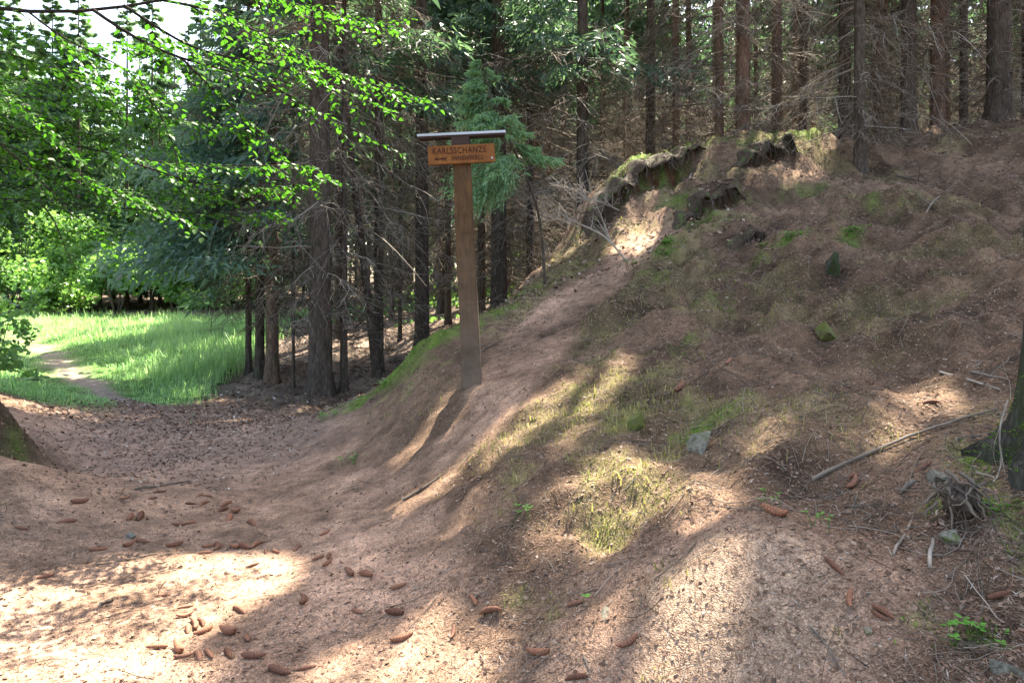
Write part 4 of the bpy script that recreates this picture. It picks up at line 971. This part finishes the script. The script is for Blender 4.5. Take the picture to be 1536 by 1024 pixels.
def put_cone(px, py, ln, ang, label, mesh):
    global nc
    a = math.radians(ang); hx, hy = ln/2*math.cos(a), -ln/2*math.sin(a)
    A, B = G(px-hx, py-hy), G(px+hx, py+hy); d = B-A; c = G(px, py); L = np.linalg.norm(d)
    if L < 1e-3: d = np.array([1., 0, 0]); L = .1
    d = d/L; L = min(max(L, .085), .165)
    n = normals(c[:1], c[1:2])[0]; d = unit(d-n*(d@n)); s = np.cross(n, d)
    o = bpy.data.objects.new('spruce_cone', mesh); C.objects.link(o); k = L/.137*(1 if nc % 2 else -1)
    kk = L/.137*rc.uniform(.8, 1.15); Rm = Matrix(((d[0], s[0], n[0]), (d[1], s[1], n[1]), (d[2], s[2], n[2])))
    if rc.random() < .5: Rm = Rm@Matrix.Rotation(PI, 3, 'Z')
    o.matrix_world = Matrix.Translation(Vector(c+n*.0115*kk))@(Rm@Matrix.Rotation(rc.random()*6, 3, 'X')).to_4x4()@Matrix.Diagonal((L/.137, kk, kk, 1)); nc += 1
    tag(o, label, 'spruce cone', 'fallen spruce cones')
for z, lst in ZONES.items():
    for i, (px, py, ln, ang) in enumerate(sorted(lst)):
        first = ('rightmost' if i == len(lst)-1 else ORD[i])
        put_cone(px, py, ln, ang, first+' '+z, CM[rc.integers(4)])
put_cone(1362, 730, 34, 40, 'grey weathered spruce cone below the reddish one at the tree roots', CGM)
print('cones', nc, round(time.time()-T0, 1))

# ------------------------------------------------------------------ stones
def stone(px, py, w, h, label, mat, seed, name='stone', depth=1.0, sink=.35, flat=1.0):
    r = np.random.default_rng(seed); g = G(px, py+h*.35); s = g[1]/F
    bm = bmesh.new()
    for q in unit(r.normal(0, 1, (11, 3))): bm.verts.new(q*r.uniform(.8, 1.1))
    res = bmesh.ops.convex_hull(bm, input=bm.verts); bmesh.ops.delete(bm, geom=[v for v in bm.verts if not v.link_faces], context='VERTS')
    bmesh.ops.triangulate(bm, faces=bm.faces); bmesh.ops.subdivide_edges(bm, edges=bm.edges, cuts=3, use_grid_fill=True)
    bmesh.ops.smooth_vert(bm, verts=bm.verts, factor=.12, use_axis_x=True, use_axis_y=True, use_axis_z=True)
    for v in bm.verts:
        n = fbm(np.array([v.co.x*2.2+seed]), np.array([v.co.y*2.2+v.co.z*1.7]), seed, 4)[0]; v.co *= 1+.12*n
        v.co = Vector((v.co.x*w*.5*s, v.co.y*w*.5*s*depth, v.co.z*h*.62*s*flat))
    o = bm_obj(name, bm, mat, None, False); o.location = tuple(g+np.array([0, w*.2*s, h*s*(.5-sink)])); tag(o, label, 'stone'); return o
RM_grey = rock_material('lichen_stone', (.085,.085,.07), (.22,.215,.18), moss=.35); RM_moss = rock_material('mossy_stone', (.06,.065,.03), (.16,.16,.08), (.10,.115,.025), moss=.75)
RM_pale = rock_material('pale_sandstone', (.15,.135,.10), (.29,.265,.20), (.13,.14,.05), moss=.4); RM_dark = rock_material('dark_mossy_stone', (.03,.03,.025), (.09,.09,.07), (.03,.045,.012), moss=.6)
stone(1057, 663, 52, 42, 'pale grey lichen stone with a dark hollow under it beside the grass', RM_grey, 31, sink=.3)
stone(1245, 500, 46, 40, 'yellow green mossy stone alone on the upper slope', RM_moss, 5, sink=.0)
stone(955, 632, 40, 40, 'tilted yellowish stone slab standing in the grass', RM_moss, 8, depth=.5, sink=.4)
stone(1255, 402, 54, 44, 'dark moss covered lump of stone high on the shaded slope', RM_dark, 9, sink=.1)
stone(910, 913, 34, 30, 'pale whitish stone half buried in the sunny bank', RM_pale, 12, sink=.6)
stone(790, 396, 44, 34, 'dark mossy stone at the left rim of the bank', RM_dark, 14)
stone(1428, 806, 34, 26, 'greenish grey stone at the foot of the root tangle', RM_grey, 15, sink=.3)
stone(1516, 1004, 60, 34, 'flat grey stone slab at the bottom right corner', RM_grey, 16, sink=.55)
stone(1412, 712, 46, 22, 'flat bluish grey stone between the two lying cones and the tree foot', RM_grey, 18, sink=.5)
stone(1302, 945, 20, 12, 'small white stone below the pair of cones', RM_pale, 19, sink=.3)
stone(193, 803, 20, 10, 'small flat brown pebble among cones on the path', RM_grey, 20, sink=.3)

# ------------------------------------------------------------------ sticks and brushwood
def stick(pp, r0, r1, label, seed, side=0, lift=1.0, straight=False, name='stick', cat='stick', tintv=.6, upw=0, mat='twig'):
    """pp photo points on the ground (or (px,py,Y) in the air)"""
    r = np.random.default_rng(seed)
    L = [P(*p) if len(p) == 3 else G(*p)+np.array([0, 0, r0*lift]) for p in pp]
    K = max(8, 3*len(L)); c = smooth_line(L, K)
    if straight:
        c = L[0]+(L[-1]-L[0])*np.linspace(0, 1, K)[:, None]; up = np.maximum(H(c[:, 0], c[:, 1])+r0*.5-c[:, 2], 0); tt = np.linspace(0, 1, K); bow = np.sin(PI*tt)**.8; c[:, 2] += min((up[2:-2]/bow[2:-2]).max(), .07)*bow
    c += r.normal(0, r0*.18, c.shape)
    parts = []; V, q = tubes(c[None], (np.linspace(r0, r1, K)*(1+r.normal(0, .08, K)))[None], 8); parts.append((V, q, np.repeat(np.clip(tintv+r.normal(0, .1, K), 0, 1), 8)))
    o = c[0].copy()
    for e in (0, -1):  # end caps
        n = 8; b = 0 if e == 0 else (K-1)*8; ring = V[b:b+8]; Vc = np.r_[ring, ring.mean(0)[None]]
        j = np.arange(8); parts.append((Vc, np.stack([np.full(8, 8), j, (j+1) % 8], 1), .9))
    for i in range(side):
        k = r.integers(1, K-1); e = unit(c[min(k+1, K-1)]-c[k-1]); d = unit(e*r.uniform(.4, 1)+r.normal(0, .6, 3)+np.array([0, 0, upw])); ll = np.linalg.norm(c[-1]-c[0])*r.uniform(.12, .42)
        t = np.linspace(0, 1, 5)[:, None]; w = c[k]+d*ll*t+r.normal(0, .02, (5, 3))*t*ll; rr = min(r0*.55, .5*np.interp(k, [0, K-1], [r0, r1])+.001)
        V, q = tubes(w[None], np.linspace(rr, rr*.35, 5)[None], 5); parts.append((V, q, tintv))
        for u in range(2):
            d2 = unit(d+r.normal(0, .6, 3)); w2 = w[2+u]+d2*ll*.45*t+r.normal(0, .01, (5, 3))*t*ll; V, q = tubes(w2[None], np.linspace(rr*.5, rr*.25, 5)[None], 4); parts.append((V, q, tintv))
    V, fs, t = join(parts); ob = mk(name, V, fs, M[mat], tint=t, smooth=True, loc=o); tag(ob, label, cat); return ob
stick([(1219,722),(1300,694),(1360,668),(1430,640),(1495,616)],   .011, .006, straight=True, label='long pale broken stick lying across the slope at right', seed=1, tintv=.42)
stick([(1340,832),(1357,805),(1370,778)], .007, .004, 'short straight stick left of the longer upright one near the root tangle', 2, tintv=.6)
stick([(1393,852),(1398,815),(1406,770)], .008, .006, 'pale straight stick pointing up slope beside the root tangle', 3, tintv=.85)
stick([(604,752),(628,738),(648,725),(662,714)], .012, .005, 'short forked brown twig on the trodden slope under the signpost', 4, 2, tintv=.3)
stick([(145,848),(185,842),(210,836),(235,831)], .005, .003, 'thin dark twig lying across the shaded path', 5, tintv=.15)
stick([(200,735),(240,730),(285,722)], .009, .005, 'dark stick at the back of the path by the leaf litter', 6, tintv=.2)
stick([(150,908),(170,901)], .010, .006, 'short black stick at the rim of the sun patch', 7, tintv=.05)
stick([(1215,938),(1250,982),(1268,1015)], .004, .002, 'thin grey twig running downhill at the bottom right', 8, 3, tintv=.5)
stick([(1415,552),(1460,560),(1512,572)], .009, .005, 'upper of two parallel grey sticks pointing at the right tree foot', 9, 2, tintv=.6)
stick([(1415,540),(1470,543),(1520,545)], .006, .003, 'thin grey twig lying above the two parallel sticks by the right tree', 10, 2, tintv=.7)
stick([(1410,560),(1455,572),(1500,586)], .009, .006, 'lower of two parallel grey sticks pointing at the right tree foot', 11, 0, tintv=.75)
stick([(1435,662),(1470,657),(1500,648)], .010, .006, 'dark short stick with a pale end under the long stick', 12, 0, tintv=.2)
stick([(1330,262),(1370,270),(1410,280),(1450,292)], .014, .006, 'dark fallen branch at the foot of the lone tree on the slope', 13, 5, tintv=.2)
stick([(1385,330),(1400,300),(1430,285)], .010, .004, 'thin forked branch lying below the dark fallen branch', 14, 4, tintv=.5)
stick([(1000,605),(1040,570),(1088,546)], .006, .003, 'thin dark twig leading to the small cone on the slope', 15, 1, tintv=.1)
stick([(1090,762),(1120,764),(1150,765)], .004, .002, 'thin brown twig just left of the longest cone', 16, 1, tintv=.3)
stick([(875,985),(882,1000),(885,1012)], .004, .002, 'short grey twig below the cone at the bottom centre', 17, 1, tintv=.5)
stick([(720,530),(735,520),(745,516)], .010, .006, 'little root stub at the foot of the signpost', 18, 0, name='root', cat='root', tintv=.15)
def gd(px, py): return G(px, py)[1]
Yb = 9.6
stick([(941,396),(925,372,Yb-.02),(905,352,Yb+.1),(868,335,Yb+.3),(815,324,Yb+.5)], .014, .005, 'bare pale dead branch with many twigs lying on the bank', 21, 13, name='dead_branch', cat='branch', tintv=.85, upw=.5)
stick([(915,358,Yb),(900,320,Yb+.2),(885,285,Yb+.2),(878,255,Yb+.3)], .007, .003, 'upright twiggy dead branch sticking up from the brushwood', 22, 9, name='dead_branch', cat='branch', tintv=.7, upw=.5)
rb = np.random.default_rng(31)
lab = ['low dead branch at the left end of the brushwood heap','dark dead branch under the pale one in the brushwood','dead branch with curled tips beside the thick straight trunk','short dead branch in the middle of the brushwood heap','reddish dead branch at the top of the brushwood heap','fine dead branch hanging over the left rim of the bank','dead branch at the right end of the brushwood near the hollow','greyish dead branch lowest in the brushwood heap']
for i, l in enumerate(lab):
    px, py = 838+i*13+rb.normal(0, 6), 345-i*5+rb.normal(0, 8); q = G(px, py)
    a = rb.uniform(2.2, 3.6); L = rb.uniform(.6, 1.1); e = q+np.array([math.cos(a)*L, .2*rb.normal(), abs(math.sin(a))*.35+.12])
    inv = lambda w: (w[0]/w[1]*F+768, HY-(w[2]-EYE)/w[1]*F, w[1])
    stick([inv(q), inv((q+e)/2+np.array([0, 0, .1])), inv(e)], .011, .004, l, 140+i, 24, name='dead_branch', cat='branch', tintv=(.7, .3, .8, .6, .4, .8, .7, .8)[i], upw=.4)

# ------------------------------------------------------------------ eroded bank with a root mat hanging over a hollow
def overhang():
    rootm = rock_material('grey_root_mat', (.03,.02,.014), (.10,.072,.052), (.075,.10,.03), moss=.45)
    def lip(line, out, thick, drop, label, seed, nf):
        r = np.random.default_rng(seed); K, S = 70, 14
        c2 = smooth_line([(a, b, 0) for a, b in line], K); V = []; fib, frad = [], []
        base = on(c2[K//2, 0], c2[K//2, 1])
        for i in range(K):
            f = i/(K-1); env = (math.sin(PI*min(1, max(0, f*.98+.01)))**.45)
            e = c2[min(i+1, K-1)]-c2[max(i-1, 0)]; e = unit(e); fw = np.array([e[1], -e[0], 0])
            bk = c2[i]-fw*.16; zt = float(H(bk[:1], bk[1:2])[0])
            rag = out*env*(1+.5*vnoise(np.array([f*11.]), np.array([.3]), seed)[0]+.5*vnoise(np.array([f*37.]), np.array([.7]), seed+1)[0])
            for j in range(S):
                a = 2*PI*j/S; u = math.cos(a); w_ = math.sin(a)
                x = (.5+.5*u)*(rag+.22)-.22; th = thick*(.35+.65*env)*(1.1-.4*(.5+.5*u))*(1+.7*vnoise(np.array([f*25.]), np.array([a*1.3]), seed+2)[0]+.5*vnoise(np.array([f*70.]), np.array([a*3]), seed+3)[0]+r.normal(0, .08))
                zc = zt-thick*.9-.015-drop*max(0, (x+.05)/max(out, .01))**2*.5*env
                V.append(np.array([c2[i][0], c2[i][1], 0])+fw*x+np.array([0, 0, zc+w_*th]))
            for q in range(nf):
                if r.random() > env: continue
                p = np.array([c2[i][0], c2[i][1], 0])+fw*rag*r.uniform(.2, 1.0)+e*r.normal(0, .02)+np.array([0, 0, zt-.05-drop*.3]); L = r.uniform(.06, .34)*(1.6 if r.random() < .12 else 1)
                d = unit(fw*r.uniform(-.2, .5)+e*r.normal(0, .5)+np.array([0, 0, -r.uniform(.4, 1.2)])); t = np.linspace(0, 1, 6)[:, None]
                fib.append(p+d*L*t+r.normal(0, .018, (6, 3))*t); frad.append(np.linspace(r.uniform(.003, .009), .0018, 6))
        V = np.array(V); k, s_ = np.meshgrid(np.arange(K-1), np.arange(S), indexing='ij'); s2 = (s_+1) % S
        Q = np.stack([k*S+s_, k*S+s2, (k+1)*S+s2, (k+1)*S+s_], -1).reshape(-1, 4)
        root = empty('root_mat', base, label, 'root mat'); mk('turf_lip', V-base, Q, rootm, root, smooth=False)
        V, q = tubes(np.array(fib), np.array(frad), 4); o = mk('root_fibre', V-base, q, M['twig'], root, tint=np.repeat(np.clip(r.normal(.08, .14, len(fib)), 0, 1), 24)); o['kind'] = 'stuff'
    lip(LIPS[0][0], .26, .06, .12, 'long ragged root mat overhanging the dark red hollow on the ridge', 5, 5)
    lip(LIPS[1][0], .20, .06, .06, 'dark rotten root mat on the ridge left of the lone tree', 9, 4)
    lip(LIPS[2][0], .16, .06, .05, 'mossy root mat lip below the long hollow', 14, 3)
    lip(LIPS[3][0], .12, .05, .04, 'small turf lip above the brown hollow on the upper slope', 18, 2)
overhang()

# ------------------------------------------------------------------ tree standing at the right edge
def edge_tree():
    r = np.random.default_rng(33); base = on(2.385, 3.34); root = empty('spruce_tree', base, 'mossy footed tree cut by the right edge, nearest to the camera', 'tree')
    zs = np.r_[-.4, -.15, 0, .08, .16, .25, .36, .5, .7, 1.0, 1.4, 2, 3, 4.5, 7, 11, 16, 21]; S = 28; a = np.arange(S)*2*PI/S; V = []
    for z in zs:
        zz = max(z, 0); R = .125*(1-.8*max(z, 0)/22)
        for t in a:
            lobe = .5+.5*math.cos(t*5+.4); fl = math.exp(-zz/.2)*(1.0*lobe+.35)+.5*math.exp(-zz/.07)*lobe
            rr = R*(1+fl)*(1+.05*r.normal()); V.append((rr*math.cos(t), rr*math.sin(t), z))
    k, s = np.meshgrid(np.arange(len(zs)-1), np.arange(S), indexing='ij'); s2 = (s+1) % S
    Q = np.stack([k*S+s, k*S+s2, (k+1)*S+s2, (k+1)*S+s], -1).reshape(-1, 4); mk('trunk', np.array(V), Q, M['bark_moss'], root, smooth=True)
    V, t3, tn, wd = crown(base, 7, 21, 2.4, r, 5); mk('crown', V-base, t3, M['needles'], root, tint=tn)
    o = inst('dead_branches', TW['thin'][1], root, (.8, .8, 1.3), 1.0, (0, 0, 2.2)); o['kind'] = 'stuff'
    # moss tufts on the root flare
    n = 2200; t = r.random(n)*6.28; z = r.random(n)**1.6*.5; lobe = .5+.5*np.cos(t*5+.4); fl = np.exp(-z/.2)*(lobe+.35)+.5*np.exp(-z/.07)*lobe; R = .126*(1+fl)
    c = np.stack([R*np.cos(t), R*np.sin(t), z], 1); nn = np.stack([np.cos(t), np.sin(t), np.full(n, .5)], 1); d = unit(nn+r.normal(0, .4, (n, 3))); s = unit(np.cross(d, r.normal(0, 1, (n, 3))))*.003
    L = r.uniform(.008, .022, n)[:, None]; V, f = tri_soup(c-s, c+s, c+d*L); kk = np.repeat(fbm(t*1.5, z*6, 3, 3) > .14, 1); f = f[kk]
    o = mk('moss_cover', V, f, M['mosst'], root, tint=np.repeat(np.clip(r.normal(.3, .2, n), 0, 1), 3)); o['kind'] = 'stuff'
    for i, (pp, l) in enumerate([([(1512,600,3.2),(1498,640,3.1),(1500,672,3.1),(1504,700,3.1),(1490,722,3.05)],'pale thin root winding down in front of the mossy tree foot')]):
        stick(pp, .004, .003, l, 60+i, 3, name='root', cat='root', tintv=.6)
    # rotten root tangle left of the tree foot
    g = G(1442, 770); b = empty('root_tangle', g, 'dark rotten root tangle with dangling fibres left of the mossy tree foot', 'root tangle')
    P3, R3 = [], []
    for i in range(46):
        o = np.array([r.normal(0, .05), r.normal(.02, .05), .10+r.normal(0, .03)]); d = unit(np.array([r.normal(-.1, .5), -abs(r.normal(.5, .3)), r.normal(-.7, .4)])); L = r.uniform(.06, .2); t = np.linspace(0, 1, 6)[:, None]
        P3.append(o+d*L*t+r.normal(0, .01, (6, 3))*t); R3.append(np.linspace(r.uniform(.004, .010), .002, 6))
    V, q = tubes(np.array(P3), np.array(R3), 5); o = mk('root_fibre', V, q, M['twig'], b, tint=np.repeat(np.clip(r.normal(.2, .2, 46), 0, 1), 30)); o['kind'] = 'stuff'
    bm = bmesh.new(); bmesh.ops.create_icosphere(bm, subdivisions=4, radius=1)
    for v in bm.verts:
        n = fbm(np.array([v.co.x*2+9]), np.array([v.co.y*2+v.co.z*2.3]), 4, 5)[0]; v.co *= 1+.5*n; v.co = Vector((v.co.x*.055, v.co.y*.08+.02, v.co.z*.062+.05))
    bm_obj('rotten_wood', bm, rock_material('rotten_wood', (.03,.022,.017), (.10,.08,.065), (.03,.04,.015), moss=.4), b, True)
edge_tree()

# ------------------------------------------------------------------ seedlings
def seedling(px, py, n, size, label, seed, h=.06):
    r = np.random.default_rng(seed); g = G(px, py); Vs = []; S = []
    for i in range(n):
        o = np.array([r.normal(0, .05), r.normal(0, .06), 0]); tip = o+np.array([r.normal(0, .02), r.normal(0, .02), h*r.uniform(.5, 1.2)]); S.append(np.stack([o-[0, 0, .03], (o+tip)/2, tip]))
        for k in range(3):
            a = k*2.1+r.random(); d = np.array([math.cos(a), math.sin(a), r.uniform(-.1, .35)]); s = np.array([-math.sin(a), math.cos(a), 0]); z = size*r.uniform(.7, 1.2)
            Vs.append(np.stack([tip, tip+d*z*.5+s*z*.35, tip+d*z, tip+d*z*.5-s*z*.35]))
    V = np.concatenate(Vs); q = np.arange(len(V)).reshape(-1, 4); tv, tq = tubes(np.array(S), np.full((n, 3), .0014), 3)
    root = empty('seedling', g, label, 'plant'); mk('leaf_tuft', V, q, M['herb'], root, tint=np.clip(r.normal(.5, .2, len(V)), 0, 1))['kind'] = 'stuff'; mk('stem', tv, tq, M['herb'], root, tint=np.full(len(tv), .1))['kind'] = 'stuff'
for i, a in enumerate([(1280,350,16,.05,'bright green plant tuft above the dark lump on the upper slope'),(1188,356,16,.045,'bright green plant tuft left of the dark lump on the upper slope'),(1000,368,14,.05,'green seedlings at the right of the sunlit trail'),(990,385,10,.05,'lower green seedling right of the sunlit trail on the bank'),(1050,322,14,.05,'green seedlings below the root mat hollow'),(1150,372,10,.04,'green seedling beside the brown block in the hollow'),
      (945,398,8,.05,'green seedling at the lower end of the bare pale branch'),(1165,755,5,.022,'little green seedling above the longest cone'),(1215,785,5,.02,'little green seedling right of the longest cone'),(520,696,9,.03,'low green weeds at the edge of the path under the moss bank'),(535,687,6,.025,'small weed tuft right of the low weeds at the path edge'),(776,772,6,.025,'small green weed in the tree shadow on the slope'),(868,903,2,.03,'single round green leaf on a cone in the sun'),(1480,966,14,.03,'bright green plant patch at the bottom right'),(1508,778,10,.03,'green weeds under the mossy tree foot'),(490,628,12,.04,'green weeds on the left end of the moss bank'),(575,580,12,.035,'clover like weeds on the front of the moss bank')]):
    seedling(*a[:5], 900+i)

# ------------------------------------------------------------------ sky, sun, camera
w = bpy.data.worlds.new('World'); bpy.context.scene.world = w; w.use_nodes = True
nt = w.node_tree; sky = nt.nodes.new('ShaderNodeTexSky'); sky.sky_type = 'NISHITA'; sky.sun_disc = False
sky.sun_elevation = EL; sky.sun_rotation = AZ; sky.air_density = 1.0; sky.dust_density = 2.5; sky.ozone_density = 1.0
bg = nt.nodes['Background']; nt.links.new(mixc(nt, 1, sky.outputs[0], (1.06,.98,.87), 'MULTIPLY'), bg.inputs[0]); bg.inputs[1].default_value = .1
sl = bpy.data.lights.new('sun', 'SUN'); sl.energy = 4.7; sl.angle = math.radians(.5); sl.color = (1, .91, .76)
so = bpy.data.objects.new('sun', sl); C.objects.link(so); so.rotation_euler = Vector(SUN).to_track_quat('Z', 'Y').to_euler(); so.location = (5, 10, 40)
cam = bpy.data.cameras.new('camera'); co = bpy.data.objects.new('camera', cam); C.objects.link(co)
cam.sensor_width = 36; cam.lens = F/1536*36; cam.shift_y = -(512-HY)/1536; cam.clip_end = 600; cam.clip_start = .05
co.location = (0, 0, EYE); co.rotation_euler = (PI/2, 0, 0)
S = bpy.context.scene; S.camera = co
S.view_settings.view_transform = 'Standard'; S.view_settings.look = 'None'; S.view_settings.exposure = 2.82; S.view_settings.gamma = 1
S.render.engine = 'CYCLES'; cy = S.cycles
cy.use_denoising = True
try: cy.denoiser = 'OPENIMAGEDENOISE'; cy.denoising_input_passes = 'RGB_ALBEDO_NORMAL'; cy.denoising_prefilter = 'ACCURATE'
except Exception: pass
cy.max_bounces = 7; cy.diffuse_bounces = 4; cy.transmission_bounces = 5; cy.transparent_max_bounces = 8; cy.sample_clamp_indirect = 6; cy.caustics_reflective = False; cy.caustics_refractive = False
print('done', round(time.time()-T0, 1), len(bpy.data.objects))
